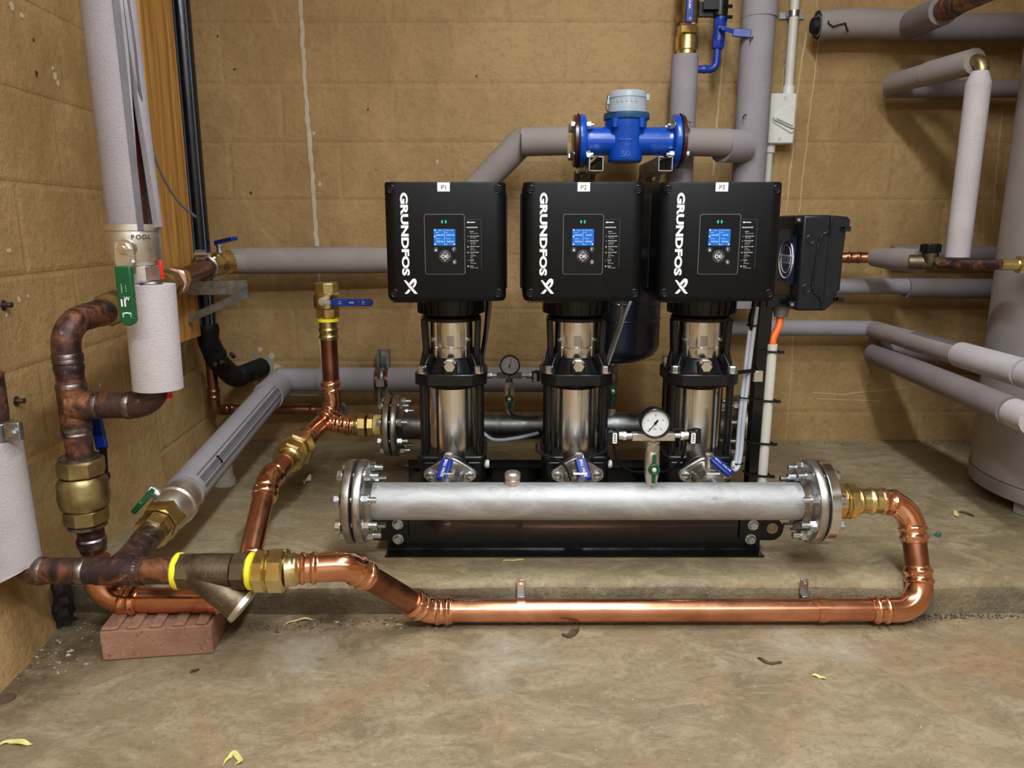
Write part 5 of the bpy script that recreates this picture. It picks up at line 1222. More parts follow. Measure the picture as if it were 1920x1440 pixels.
cable('sensor_cable', 'thin black cable looping from the rear gauge cock', [P(955, 768, Y=2.3), P(962, 778, Y=2.3), P(985, 783, Y=2.3), P(1010, 782, Y=2.3)], .003, M['rubber'])
cable('sensor_cable', 'thin black cable hanging from left sensor of the front gauge', [P(1166, 812, Y=YM1), P(1152, 806, Y=YM1+.005), P(1150, 835, Y=YM1+.02), P(1160, 865, Y=YM1+.05), P(1185, 884, Y=YM1+.08), P(1240, 884, Y=1.85)], .003, M['rubber'])
cable('sensor_cable', 'thin black cable hanging from right sensor of the front gauge', [P(1262, 806, Y=YM1), P(1280, 806, Y=YM1+.002), P(1286, 820, Y=YM1+.01), P(1280, 855, Y=YM1+.05), P(1256, 882, Y=YM1+.09), P(1228, 886, Y=1.84)], .003, M['rubber'])
cable('black_cable', 'thin black cable wrapped around the foot of the middle pump', [P(1006, 832, Y=1.95), P(1010, 848, Y=1.90), P(1045, 862, Y=1.865), P(1062, 878, Y=1.82), P(1070, 900, Y=1.77)], .0032, M['rubber'])
cable('black_cable', 'thin black cable from the right of the middle pump foot', [P(1136, 828, Y=1.95), P(1136, 845, Y=1.90), P(1108, 858, Y=1.87), P(1088, 880, Y=1.82), P(1082, 902, Y=1.77)], .0032, M['rubber'])
# ================================================================== FRONT COPPER SUPPLY
YS_ = YH; ZS = ZH
# Y strainer
s0 = P(332, 1068, Y=YS_).x; s1 = P(466, 1068, Y=YS_).x
t = T('y_strainer', 'bronze Y strainer between yellow taped joints at lower left', 'strainer', ((s0+s1)/2, YS_, ZS-.08))
mb = MB(); hexring(mb, (s0+.022, YS_, ZS), (1, 0, 0), .037, .032, 8); hexring(mb, (s1-.014, YS_, ZS), (1, 0, 0), .039, .032, 8)
mb.sweep(dense([(s0+.03, YS_, ZS), (s0+.045, YS_, ZS), (s1-.03, YS_, ZS)], .004), lambda s, L: .0335+.002*min(1, s/.02), 32)
lg0 = V((s0+.045, YS_-.002, ZS-.004)); lgd = V((.80, -.10, -.62)).normalized(); lg1 = lg0+lgd*.103
mb.sweep(dense([lg0, lg1], .01), .0335, 28); mb.lathe(lg1-lgd*.012, lgd, [(0, .0355), (.012, .0355)], 28); t.part('body', mb, M['bronze'])
mb = MB(); mb.lathe(lg1-lgd*.0, lgd, [(0, .0375), (.010, .0375), (.012, .031)], 12); t.part('cap', mb, M['nickel'])
mb = MB(); x = text('EAGLE', .0135, P(401, 1077, Y=YS_-.0352), (-1, 0, 0), (0, 0, -1), .01, th=.001); mb.add(x.v, x.f)
nn = V((0, -1, 0)); nn = (nn-lgd*nn.dot(lgd)).normalized(); x = text('PN20', .0125, lg0+lgd*.066+nn*.0337, -lgd, nn.cross(-lgd), .01, th=.001); mb.add(x.v, x.f); t.part('cast_lettering', mb, M['cast_ss'])
mb = MB(); mb.lathe((s0-.004, YS_, ZS), (1, 0, 0), [(0, .033), (.004, .037), (.011, .037), (.014, .033)], 24); t.part('thread_tape', mb, M['yellow']); mb = MB(); mb.lathe((s1+.000, YS_, ZS), (1, 0, 0), [(0, .034), (.004, .038), (.012, .037), (.014, .033)], 24); t.part('thread_tape', mb, M['yellow'])
# union
u0 = s1+.012; t = T('brass_union', 'brass union joining bronze strainer to the bright copper bend', 'union', (u0, YS_, ZS))
mb = MB(); hexring(mb, (u0+.016, YS_, ZS), (1, 0, 0), .044, .024, 8); mb.lathe((u0+.026, YS_, ZS), (1, 0, 0), [(0, .040), (.006, .042), (.008, .038)], 28); hexring(mb, (u0+.048, YS_+.002, ZS), (1, 0, 0), .046, .034, 8); t.part('union_nut', mb, M['brass'])
xu = P(560, 1068, Y=YS_+.01).x; mb = MB(); mb.sweep(dense([(u0+.06, YS_+.003, ZS), (xu, YS_+.01, ZS)], .003), beads(.030, .010, -.008, -.026, h=.12), 28); t.part('press_tail', mb, M['brass'])
# bend, slope, long run, riser
YR, ZRr = 1.572, -.045
k1 = P(655, 1072, Y=1.43); k1.z = ZS-.004; k2 = P(800, 1138, Y=YR-.005); k2.z = ZRr
x1 = P(1700, 1142, Y=YR).x; xT = P(1719, 1050, Y=1.62).x
R0 = V((xT, YR, ZRr)); R1 = V((xT+.0, YM1, ZM)); F1x = P(1560, 940, Y=YM1).x
t = T('copper_pipe', 'bright copper supply pipe along the slab edge from union to right flange', 'pipe', ((k2.x+xT)/2, YR, ZRr))
e = (k2-k1).normalized()
mb = MB(); fitting(mb, [V((xu-.004, YS_+.01, ZS)), k1, k1+e*.06], .05, r0*1.02); t.part('bend', mb, M['copper'])
mb = MB(); mb.sweep(dense([k1+e*.04, k2-e*.04], .01), r0*.97, 28); t.part('pipe', mb, M['copper_dull'])
mb = MB(); fitting(mb, [k2-e*.062, k2, k2+V((.060, 0, 0))], .05, r0*1.02); t.part('bend', mb, M['copper'])
mb = MB(); mb.sweep(dense([k2+V((.04, .001, 0)), V((P(1640, 1142, Y=YR).x, YR, ZRr))], .05), r0*.97, 32); t.part('long_pipe', mb, M['copper_pipe'])
rd = (R1-R0).normalized()
mb = MB(); fitting(mb, [V((P(1632, 1142, Y=YR).x, YR, ZRr)), R0, R0+rd*.098], .062, r0); t.part('elbow', mb, M['copper'])
mb = MB(); mb.sweep(dense([R0+rd*.08, R1-rd*.08], .01), r0*.97, 28); t.part('riser', mb, M['copper_dull'])
mb = MB(); fitting(mb, [R1-rd*.098, R1, V((P(1645, 940, Y=YM1).x, YM1, ZM))], .062, r0); t.part('elbow', mb, M['copper'])
# brass union at the right flange
t = T('brass_union', 'brass union with yellow tape between right flange and copper elbow', 'union', (F1x, YM1, ZM))
xa, xb3 = XF1+.058, P(1650, 940, Y=YM1).x
mb = MB(); mb.cyl((XF1+.05, YM1, ZM), (xa+.012, YM1, ZM), .033, 24); t.part('thread_tape', mb, M['yellow'])
mb = MB(); hexring(mb, (xa+.022, YM1, ZM), (1, 0, 0), .043, .024, 8); mb.lathe((xa+.032, YM1, ZM), (1, 0, 0), [(0, .038), (.004, .042), (.009, .042), (.012, .038)], 28); hexring(mb, (xa+.052, YM1, ZM), (1, 0, 0), .045, .022, 8); t.part('union_nut', mb, M['brass'])
mb = MB(); mb.sweep(dense([(xa+.06, YM1, ZM), (xb3, YM1, ZM)], .003), beads(.0295, .012, -.022, h=.12), 28); t.part('press_tail', mb, M['brass'])
# pipe clips on the long run
for px, lab in ((977, 'copper saddle clip with zinc tab on the long pipe, left one'), (1538, 'copper saddle clip with zinc tab on the long pipe, right one')):
    x = P(px, 1142, Y=YR).x; t = T('pipe_clip', lab, 'clip', (x, YR, ZRr), 'saddle clips on the long copper pipe')
    mb = MB(); ww = .020 if px < 1200 else .022
    mb.lathe((x-ww/2, YR, ZRr), (1, 0, 0), [(0, r0), (.0005, r0*1.06), (ww-.0005, r0*1.06), (ww, r0)], 32); t.part('strap', mb, M['copper_pipe'])
    xz = x+(0 if px < 1200 else -.024); mb = MB(); mb.box((xz, YE-.005, -.008), (.019, .004, .036)); mb.box((xz, YE-.014, -.026), (.019, .022, .003)); tb = t.part('tab', mb, M['galv'], bevel=.001)
    mb = MB(); mb.lathe((xz, YE-.007, .002), (0, -1, 0), [(0, .005), (.003, .004)], 12); t.part('screw', mb, M['chrome'], tb)
# brick under the left pipe
t0, t1 = P(192, 1240, Z=ZF), P(398, 1226, Z=ZF)
bd = (t1-t0); bd.z = 0; bl = .226; bd.normalize(); bn = V((-bd.y, bd.x, 0)); hb = .076; wb = .105
c = t0+bd*(bl/2)+bn*(wb/2); mt = Matrix((bd, bn, V((0, 0, 1)))).transposed()
mb = MB(); hh = hb-.008; mb.box((c.x, c.y, ZF+hh/2), (bl, wb, hh), mt)
for k in range(5):
    q = c+bd*(-bl/2+.02+k*.0465); mb.box((q.x, q.y, ZF+hh+.0035), (.024 if k else .034, wb*.98, .008), mt)
rj = random.Random(2)
solo('clay_brick', 'red clay brick lying under the copper bend at lower left', 'brick', mb, M['brick'], (c.x, c.y, ZF), bevel=.0035)
# dark plastic scrap pushed in the corner
p = P(112, 1176, Z=ZF); mb = MB(); r = random.Random(8); n = 14; vs = []; fs = []
for i in range(9):
    tt = i/8; 
    for k in range(n):
        q = 2*pi*k/n; rr = (.030-.010*tt)*(1+r.uniform(-.35, .35)); vs.append((p.x-.004+.012*tt+rr*cos(q)*.8, p.y+.02+rr*sin(q), ZF+.115*tt))
for i in range(8):
    for k in range(n): fs.append((i*n+k, i*n+(k+1) % n, (i+1)*n+(k+1) % n, (i+1)*n+k))
fs += [tuple(reversed(range(n))), tuple(range(8*n, 9*n))]
mb.add(vs, fs); solo('plastic_scrap', 'crumpled dark plastic scrap stuffed between left wall and slab', 'scrap', mb, M['rag'], (p.x, p.y, ZF), ang=20)
# ================================================================== WATER METER AND UPPER PIPES
YMt = 2.56; ZMt = P(1175, 265, Y=YMt).z; mxa, mxb = P(1072, 265, Y=YMt).x, P(1282, 265, Y=YMt).x; mc = P(1172, 265, Y=YMt).x
t = T('water_meter', 'blue cast water meter with grey domed head above the second pump', 'meter', (mc, YMt, ZMt))
rb = W(25.5, (mc, YMt, ZMt)); mb = MB()
xa, xb = P(1090, 265, Y=YMt).x, P(1262, 265, Y=YMt).x
mb.sweep(dense([(xa-.01, YMt, ZMt), (xb+.01, YMt, ZMt)], .004), lambda s, L: rb*(1+.10*max(0, 1-s/.03)+.10*max(0, 1-(L-s)/.03)), 36)
zb_, zt_ = P(1172, 303, Y=YMt-.05).z, P(1172, 226, Y=YMt).z; rbx = W(33, (mc, YMt, ZMt))
mb.lathe((mc, YMt, zb_), (0, 0, 1), [(0, rbx*.86), (.005, rbx*.96), (.02, rbx), (zt_-zb_-.05, rbx*1.02), (zt_-zb_-.025, rbx*1.16), (zt_-zb_, rbx*1.2)], 36)
body = t.part('body', mb, M['meter_blue'], bevel=.003)
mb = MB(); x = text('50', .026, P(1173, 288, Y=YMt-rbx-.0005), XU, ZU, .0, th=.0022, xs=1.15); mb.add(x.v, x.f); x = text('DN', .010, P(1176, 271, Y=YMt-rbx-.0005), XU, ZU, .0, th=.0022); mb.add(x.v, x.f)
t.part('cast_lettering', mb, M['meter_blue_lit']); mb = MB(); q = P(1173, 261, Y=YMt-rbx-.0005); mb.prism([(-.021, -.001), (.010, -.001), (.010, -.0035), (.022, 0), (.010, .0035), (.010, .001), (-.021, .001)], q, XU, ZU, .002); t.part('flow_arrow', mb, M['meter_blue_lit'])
for an in (-.9, -2.2): mb = MB(); mb.lathe((mc+rbx*1.22*cos(an), YMt+rbx*1.22*sin(an), zt_-.028), (0, 0, 1), [(0, .010), (.028, .012)], 12); t.part('head_lug', mb, M['meter_blue'])
mb = MB(); mb.lathe((mc+.002, YMt, zt_), (0, 0, 1), [(0, rbx*1.26), (.004, rbx*1.30), (.020, rbx*1.28), (.022, rbx*1.1)], 40); t.part('collar', mb, M['meter_collar'])
zh = zt_+.018; ztp = P(1173, 171, Y=YMt).z; hh = ztp-zh; rh = W(37, (mc, YMt, zh)); mb = MB(); mb.lathe((mc+.004, YMt, zh), (0, 0, 1), [(0, rh), (hh*.25, rh*.99), (hh*.27, rh*.965), (hh*.66, rh*.93), (hh*.68, rh*.96), (hh*.86, rh*.93), (hh*.93, rh*.9), (hh*.97, rh*.84), (hh, rh*.6)], 44)
hd = t.part('register_head', mb, M['meter_grey'])
mb = MB()
for k in range(5): 
    q = radians(-128+k*14); mb.bar((mc+.004+rh*.955*cos(q), YMt+rh*.955*sin(q), zh+hh*.45), (mc+.004+rh*.945*cos(q), YMt+rh*.945*sin(q), zh+hh*.62), .004, .004, (cos(q), sin(q), 0))
mb.box((mc+.004-rh*1.0, YMt-.01, zh+hh*.6), (.008, .012, hh*.34)); mb.box((mc+.004+rh*.98, YMt-.01, zh+hh*.72), (.010, .014, .02)); t.part('head_ribs', mb, M['meter_grey'], hd)
mb = MB(); q = mc+.004; mb.sweep(spline([(q-rh*1.03, YMt-.02, zh+hh*.8), (q-rh*1.12, YMt-.03, zh+hh*.4), (q-rh*1.10, YMt-.035, zh+hh*.1), (q-rh*.7, YMt-.075, zh-.005)], 8), .0012, 6); t.part('seal_wire', mb, M['rubber'], hd)
FB = bolt_mesh(.0125, .011, .06, .036, 'flange_bolt')
for sgn, px, pm in ((-1, 1096, 1078), (1, 1259, 1277)):
    ax = V((sgn, 0, 0)); o = V((P(px, 265, Y=YMt).x, YMt, ZMt)); rf = W(48, o)
    mb = MB(); mb.lathe(o, ax, [(-.004, rf*.75), (0, rf*.97), (.004, rf), (.018, rf), (.021, rf*.96), (.021, .03)], 44); fl = t.part('flange', mb, M['meter_blue'])
    for k in range(4):
        q = pi/4+k*pi/2; p = o+V((0, cos(q), sin(q)))*rf*.76; t.inst('flange_bolt', FB, p+ax*.036, ax, fl, roll=q)
    mb = MB(); mb.lathe(o+ax*.0215, ax, [(0, rf*1.03), (.003, rf*1.03)], 44); t.part('gasket', mb, M['rubber'])
    mb = MB(); mb.lathe(o+ax*.025, ax, [(0, rf*.98), (.010, rf*.98), (.012, rf*.94), (.012, .04)], 44); t.part('backing_flange', mb, M['maroon'])
# strut arms under the meter
for px, lab in ((1116, 'left'), (1240, 'right')):
    p = P(px+(2 if px < 1200 else 8), 307, Y=2.44); t = T('support_bracket', 'slotted steel support bracket under the water meter, %s one' % lab, 'bracket', (p.x, YB, p.z), 'brackets under the water meter')
    sw = .042; mb = MB(); ya, yb = 2.44, YB-.002; L = yb-ya; yc = (ya+yb)/2
    for dx in (-sw/2, sw/2): mb.box((p.x+dx, yc, p.z), (.003, L, sw))
    mb.box((p.x, yc, p.z-sw/2), (sw, L, .003)); 
    for dx in (-.014, .014): mb.box((p.x+dx, yc, p.z+sw/2), (.014, L, .003))
    t.part('arm', mb, M['galv'])
    b0, b1 = V((p.x-.02, 2.58, p.z-.02)), V((p.x-.035, YB-.02, p.z-.36)) 
    if px > 1200: b0, b1 = P(1222, 326, Y=2.60), P(1200, 400, Y=2.70)
    d = (b1-b0).normalized(); u = V((1, 0, .25)); u = (u-d*u.dot(d)).normalized(); n_ = u.cross(d).normalized()
    LL = (b1-b0).length+(.12 if px > 1200 else 0); mb = MB(); w_ = .030; nsl = int(LL/.034)
    mb.bar(b0+u*w_*.85, b0+u*w_*.85+d*LL, w_*.5, .003, n_); mb.bar(b0-u*w_*.85, b0-u*w_*.85+d*LL, w_*.5, .003, n_)
    for k in range(nsl+1):
        c = b0+d*(k*LL/nsl); mb.bar(c-d*.006, c+d*.006, w_*1.3, .003, n_)
    for s_ in (-1, 1): mb.bar(b0+u*w_*1.1*s_+n_*.008, b0+u*w_*1.1*s_+n_*.008+d*LL, .003, .018, n_)
    t.part('slotted_brace', mb, M['galv_dark'])
# pipe from meter to big riser
t = T('lagged_pipe', 'grey foam lagged pipe from water meter right flange to the wide riser', 'pipe', P(1350, 268, Y=YMt))
mb = MB(); mb.sweep(dense([P(1284, 266, Y=YMt), P(1366, 268, Y=YMt)], .01), .0445, 32); t.part('foam_sleeve', mb, M['foam_warm'])
mb = MB(); mb.sweep(dense([P(1352, 274, Y=YMt+.01), P(1395, 274, Y=YMt+.06)], .01), .053, 32); t.part('foam_elbow', mb, M['foam'])
Yy = 2.66; xw_ = (P(1424, 0, Y=Yy).x+P(1404, 330, Y=Yy).x)/2
t = T('lagged_riser', 'wide grey foam lagged riser right of the water meter, running up out of view', 'pipe', (xw_, Yy, .7))
rr = W(30.5, (xw_, Yy, 1.2)); mb = MB(); z33 = P(1420, 34, Y=Yy).z
mb.sweep(dense([(xw_, Yy, .535), (xw_, Yy, z33)], .03), rr, 36); t.part('foam_sleeve', mb, M['foam'])
mb = MB(); mb.sweep([(xw_+.002, Yy, z33-.001), (xw_+.002, Yy, 2.1)], rr*1.05, 36); t.part('foam_sleeve', mb, M['foam'])
mb = MB()
for px, py in ((1412, 76), (1399, 221)):
    c = P(px, py, Y=Yy-rr*.97); mb.torus(c, (0, 1, 0), .010, .0022, 10, 5, -.3, 1.6)
t.part('foam_nick', mb, M['rubber'])
# X riser left of it with brass valve
Yx = 2.68; xx_ = (P(1284, 105, Y=Yx).x+P(1275, 330, Y=Yx).x)/2; rx = W(24.5, (xx_, Yx, 1.2)); zx1 = P(1282, 104, Y=Yx).z
t = T('lagged_riser', 'narrower grey foam lagged riser directly behind the right of the water meter', 'pipe', (xx_, Yx, .7))
mb = MB(); mb.sweep(dense([(xx_, Yx, .74), (xx_, Yx, zx1)], .03), rx, 32); t.part('foam_sleeve', mb, M['foam']); mb = MB(); mb.sweep([(xx_, Yx, zx1-.02), (xx_, Yx, zx1+.004)], .027, 20); t.part('copper_pipe', mb, M['copper_dull'])
zxa = P(1285, 98, Y=Yx).z
t = T('ball_valve', 'brass ball valve with blue lever at top, above the narrower lagged riser', 'valve', (xx_, Yx, zx1-.004))
z40, z52, z70, z96 = [P(1284, y, Y=Yx).z for y in (36, 52, 68, 98)]
rv = W(21, (xx_, Yx, z70)); mb = MB(); mb.lathe((xx_+.004, Yx, zx1-.006), (0, 0, 1), [(0, rv*.85), (z96-zx1+.010, rv*.85), (z96-zx1+.012, rv), (z70-zx1+.004, rv), (z70-zx1+.008, rv*.92)], 28); hexring(mb, (xx_+.004, Yx, (z70+z52)/2+.004), (0, 0, 1), rv*.93, (z52-z70)*1.1, 8); t.part('union_nut', mb, M['brass'])
mb = MB(); mb.lathe((xx_+.004, Yx, z52+.004), (0, 0, 1), [(0, rv*.72), (.012, rv*.72)], 20); t.part('thread_tape', mb, M['pink'])
mb = MB(); mb.lathe((xx_+.002, Yx, z52+.014), (0, 0, 1), [(0, rv*.9), (.016, rv*.95), (.02, rv*1.0), (.09, rv*1.0), (.2, rv*.9)], 28); t.part('body', mb, M['brass_old'])
mb = MB(); a_ = P(1294, -20, Y=Yx-.07); b_ = P(1292, 44, Y=Yx-.07); mb.prism(rrect(W(15, a_), (a_.z-b_.z), .008, 5, 0, (b_.z-a_.z)/2), a_, XU, ZU, .012); lv = t.part('lever_sleeve', mb, M['blue'], bevel=.003)
mb = MB()
for s, py, sz in (('DUBA', 8, .010), ('W', 34, .008)): x = text(s, sz, P(1293.5, py, Y=Yx-.0825), (0, 0, 1) if False else (0, 0, -1), (1, 0, 0), .01); mb.add(x.v, x.f)
t.part('lever_lettering', mb, M['white'], lv)
# blue painted branch with small valve and clamps
Ybp = 2.68; pb = [P(1348, -30, Y=Ybp), P(1345, 95, Y=Ybp), P(1340, 128, Y=Ybp), P(1304, 130, Y=Ybp)]
t = T('blue_branch_pipe', 'thin blue painted bypass pipe at top with its small lever valve', 'pipe', pb[2])
mb = MB(); mb.sweep(dense(fillet([pb[1]+V((0, 0, .03)), P(1342, 130, Y=Ybp), pb[3]-V((.02, 0, 0))], .022, 8), .004), beads(.0125, -.05, h=.15), 16); t.part('pipe', mb, M['paint_blue'])
mb = MB(); c0, c1 = P(1345, 96, Y=Ybp), P(1351, 38, Y=Ybp); dd = (c1-c0).normalized(); hexring(mb, c0+dd*.022, dd, .021, .03, 6); mb.cyl(c0+dd*.03, c0+dd*.075, .020, 16); hexring(mb, c0+dd*.088, dd, .022, .028, 6); mb.cyl(c1, P(1352, -30, Y=Ybp), .021, 16); t.part('valve_body', mb, M['paint_blue'])
mb = MB(); c = c0+dd*.062; mb.cyl(c, c+V((0, -.045, 0)), .008, 12); mb.bar(c+V((0, -.042, 0)), P(1378, 60, Y=Ybp-.05), .003, .014, (0, -.3, 1)); mb.bar(P(1374, 61, Y=Ybp-.05), P(1408, 64, Y=Ybp-.06), .012, .024, (0, 0, 1)); t.part('lever', mb, M['paint_blue'], bevel=.002)
mb = MB(); c = P(1350, 14, Y=Ybp); mb.lathe(c-V((0, 0, .028)), (0, 0, 1), [(0, .026), (.056, .026)], 24); mb.box(P(1322, 18, Y=Ybp), (.06, .02, .045)); mb.box(P(1334, 8, Y=Ybp-.03), (.05, .004, .03))
for a_, b_ in ((1366, 12), (1366, 32), (1340, 12)): q = P(a_, b_, Y=Ybp-.025); mb.lathe(q, (1, 0, 0), [(-.01, .006), (.012, .006)], 6)
t.part('pipe_clamp', mb, M['black_cast'])
# isolator switch and conduits
YI = YB; sw0, sw1 = P(1434, 270, Y=YI-.05), P(1493, 176, Y=YI-.05)
cxs, czs = (sw0.x+sw1.x)/2, (sw0.z+sw1.z)/2; ws, hs = sw1.x-sw0.x-.012, sw1.z-sw0.z
t = T('isolator_switch', 'white isolator switch box with rotary handle on the back wall', 'switch', (cxs, YI, czs-hs/2))
mb = MB(); mb.box((cxs-.006, YI-.022, czs), (ws+.006, .044, hs)); bx = t.part('back_box', mb, M['white_plastic'], bevel=.006)
mb = MB(); mb.box((cxs+.002, YI-.054, czs), (ws+.004, .022, hs)); t.part('cover', mb, M['white_plastic'], bevel=.005)
mb = MB(); yf_ = YI-.066; mb.prism([(-.037, -.002), (-.028, .012), (.030, .050), (.044, .050), (.044, -.044), (.034, -.050), (-.030, -.014)], (cxs, yf_+.004, czs), XU, ZU, .008); mb.prism([(-.034, .004), (-.024, .010), (.044, -.022), (.042, -.034), (.034, -.034), (-.030, -.006)], (cxs, yf_-.003, czs), XU, ZU, .009); t.part('rotary_handle', mb, M['white_plastic'], bevel=.0025)
mb = MB(); mb.prism([(-.024, .000), (.038, -.026), (.036, -.030), (-.022, -.006)], (cxs, yf_-.0117, czs), XU, ZU, .0006); t.part('handle_groove', mb, M['mid_grey'])
mb = MB()
for dx, dz in ((.008, hs/2-.016), (-.004, -hs/2+.016)): mb.lathe((cxs+dx, yf_+.001, czs+dz), (0, -1, 0), [(0, .006), (.001, .006), (.001, .003), (.0002, .003)], 14)
t.part('cover_screw', mb, M['nickel'])
xc1 = P(1479, 160, Y=YI-.03).x; zc = czs+hs/2
t = T('upper_conduit', 'ivory conduit running up the wall from the isolator switch, with saddle', 'conduit', (xc1, YI-.03, zc))
mb = MB(); mb.sweep([(xc1, YI-.03, zc), (xc1, YI-.03, 2.1)], .0155, 18); t.part('tube', mb, M['conduit'])
mb = MB(); mb.lathe((xc1, YI-.03, zc-.002), (0, 0, 1), [(0, .021), (.03, .020), (.032, .017)], 18); t.part('coupling', mb, M['white_plastic'])
mb = MB(); z_ = P(1484, 26, Y=YI-.03).z; mb.lathe((xc1, YI-.028, z_-.010), (0, 0, 1), [(0, .019), (.02, .019)], 20); mb.box((xc1, YI-.004, z_), (.085, .006, .02)); t.part('saddle', mb, M['galv'])
xc2 = P(1442, 290, Y=YI-.03).x; zc = czs-hs/2
t = T('lower_conduit', 'ivory conduit running down from the isolator switch behind the P3 controller', 'conduit', (xc2, YI-.03, .4))
mb = MB(); mb.sweep([(xc2, YI-.03, zc), (xc2, YI-.03, .52)], .0135, 18); t.part('tube', mb, M['conduit'])
mb = MB(); mb.lathe((xc2, YI-.03, zc+.002), (0, 0, -1), [(0, .020), (.03, .019), (.032, .015)], 18); t.part('coupling', mb, M['white_plastic'])
# short copper length behind, between P2 and P3
mb = MB(); mb.sweep(dense([P(1150, 405, Y=2.68), P(1300, 405, Y=2.68)], .01), .027, 20); solo('copper_pipe', 'short dull copper pipe glimpsed between the P2 and P3 controllers', 'pipe', mb, M['copper_dull'], P(1225, 405, Y=2.68))
# ================================================================== RIGHT-HAND SIDE
t = T('lagged_pipe', 'grey foam lagged pipe high on back wall at upper right, its open end cracked', 'pipe', P(1530, 46, Y=2.72))
a0, a1 = P(1532, 48, Y=2.72), P(1990, 52, Y=2.72)
mb = MB(); mb.sweep(spline([a0, P(1600, 44, Y=2.72), P(1722, 47, Y=2.715)], 12), .0465, 32, cap=False); mb.sweep(spline([a0+V((.002, 0, 0)), P(1600, 44, Y=2.72)], 8), .034, 28); t.part('foam_sleeve', mb, M['foam_warm'])
mb = MB(); mb.sweep(dense([P(1716, 52, Y=2.725), a1], .03), .044, 32); t.part('foam_sleeve', mb, M['foam_dark'])
mb = MB(); mb.lathe(a0-V((.018, 0, 0)), (1, 0, 0), [(0, .024), (.03, .030)], 20); t.part('end_plug', mb, M['rubber'])
mb = MB()
for c in ([(1532, 24), (1545, 26), (1554, 36), (1553, 44), (1562, 50), (1574, 46), (1586, 44)], [(1584, 42), (1590, 60)], [(1540, 22), (1556, 20), (1562, 28)]):
    for k in range(len(c)-1):
        f = lambda px, py: P(px, py, Y=2.72-sqrt(max(1e-6, .0475**2-((py-47)*.00178)**2)))
        mb.bar(f(*c[k]), f(*c[k+1]), .0045, .003, (0, -1, 0))
t.part('foam_crack', mb, M['rubber'])
br0, br1 = P(1708, 46, Y=2.69), P(1770, 18, Y=2.42)
t = T('lagged_branch', 'short foam lagged branch rising forward at top right with bare pipe end', 'pipe', br1)
mb = MB(); mb.sweep(dense([br0, br1], .01), .044, 32); t.part('foam_sleeve', mb, M['foam_dark'])
d = (br1-br0).normalized(); mb = MB(); mb.sweep(dense([br1-d*.01, br1+d*.34], .004), beads(.031, .03, .06, .09, h=.12), 24); t.part('copper_pipe', mb, M['copper_old'])
# L of foam: forward branch and vertical
Yv = 2.28; vt_, vb_ = P(1836, 128, Y=Yv), P(1797, 482, Y=Yv); xv = (vt_.x+vb_.x)/2
t = T('lagged_loop', 'pale foam lagged pipe coming forward then dropping beside the grey tank', 'pipe', (xv, Yv, vb_.z))
g0, g1, g2 = P(1672, 158, Y=2.70), P(1742, 138, Y=2.5), P(1838, 112, Y=Yv+.01)
mb = MB(); mb.sweep(dense([g0, g1], .01), .034, 28); t.part('foam_sleeve', mb, M['foam_warm'])
mb = MB(); mb.sweep(dense([g1-(g2-g1).normalized()*.004, g1.lerp(g2, .9)], .01), .0365, 28); t.part('foam_sleeve', mb, M['foam_warm'])
mb = MB(); fitting(mb, [g1.lerp(g2, .6), V((xv+.006, Yv, g2.z)), V((xv, Yv, vt_.z-.10))], .03, .0175, 18); t.part('elbow', mb, M['brass_old'])
mb = MB(); rv_ = W(21.5, (xv, Yv, 1.1)); zt2 = P(1836, 142, Y=Yv).z; mb.sweep(dense([(xv, Yv, vb_.z), (xv, Yv, zt2-.02), (xv, Yv, zt2), (xv, Yv, zt2+.012)], .01), lambda s, L: rv_*(1-.35*max(0, 1-(L-s)/.03)), 30); t.part('foam_sleeve', mb, M['foam_light'])
mb = MB(); mb.sweep(dense([g0+V((.0, .03, -.01)), P(1980, 166, Y=2.73)], .03), .030, 24); solo('lagged_pipe', 'grey foam lagged pipe along back wall behind the pale loop', 'pipe', mb, M['foam_dark'], P(1760, 164, Y=2.73))
# valve line to the tank
t = T('lagged_pipe', 'grey foam lagged pipe with copper end at left, ahead of black knob valve', 'pipe', P(1680, 482, Y=2.6))
mb = MB(); mb.sweep(dense([P(1410, 483, Y=2.69), P(1570, 483, Y=2.66), P(1645, 483, Y=2.62)], .004), beads(.0185, -.06, -.09, h=.14), 20); t.part('copper_pipe', mb, M['copper_dull'])
mb = MB(); w0, w1 = P(1641, 483, Y=2.62), P(1726, 490, Y=2.38); mb.sweep(dense([w0, w0.lerp(w1, .35), w1], .01), lambda s, L: .031+.006*min(1, s/(L*.5)), 28); t.part('foam_sleeve', mb, M['foam_warm'])
mb = MB(); mb.sweep(dense([P(1672, 476, Y=2.73), P(1990, 478, Y=2.73)], .03), .030, 24); solo('lagged_pipe', 'grey foam lagged pipe low on the wall behind the black knob valve', 'pipe', mb, M['foam_dark'], P(1860, 478, Y=2.73))
kv = P(1744, 492, Y=2.33)
t = T('knob_valve', 'brass angle valve with black knob beside the grey tank', 'valve', kv)
mb = MB(); mb.cyl(kv+V((-.05, 0.03, 0)), kv+V((.02, 0, 0)), .022, 18); mb.cyl(kv, P(1745, 474, Y=2.33), .021, 18, r2=.024); hexring(mb, P(1754, 494, Y=2.32), (1, -.1, 0), .022, .016); t.part('body', mb, M['bronze'])
mb = MB(); k0, k1 = P(1744, 474, Y=2.33), P(1744, 457, Y=2.33); mb.lathe(k0, (0, 0, 1), [(0, .024), (.003, .026), ((k1-k0).z-.003, .027), ((k1-k0).z, .025)], 24)
for k in range(16): q = 2*pi*k/16; mb.box(k0+V((.027*cos(q), .027*sin(q), (k1-k0).z/2)), (.004, .004, (k1-k0).z*.8))
t.part('knob', mb, M['black_plastic'])
tp = P(1884, 496, Y=2.06)
t = T('copper_pipe', 'thin copper pipe from black knob valve to the tank fitting', 'pipe', P(1800, 496, Y=2.2))
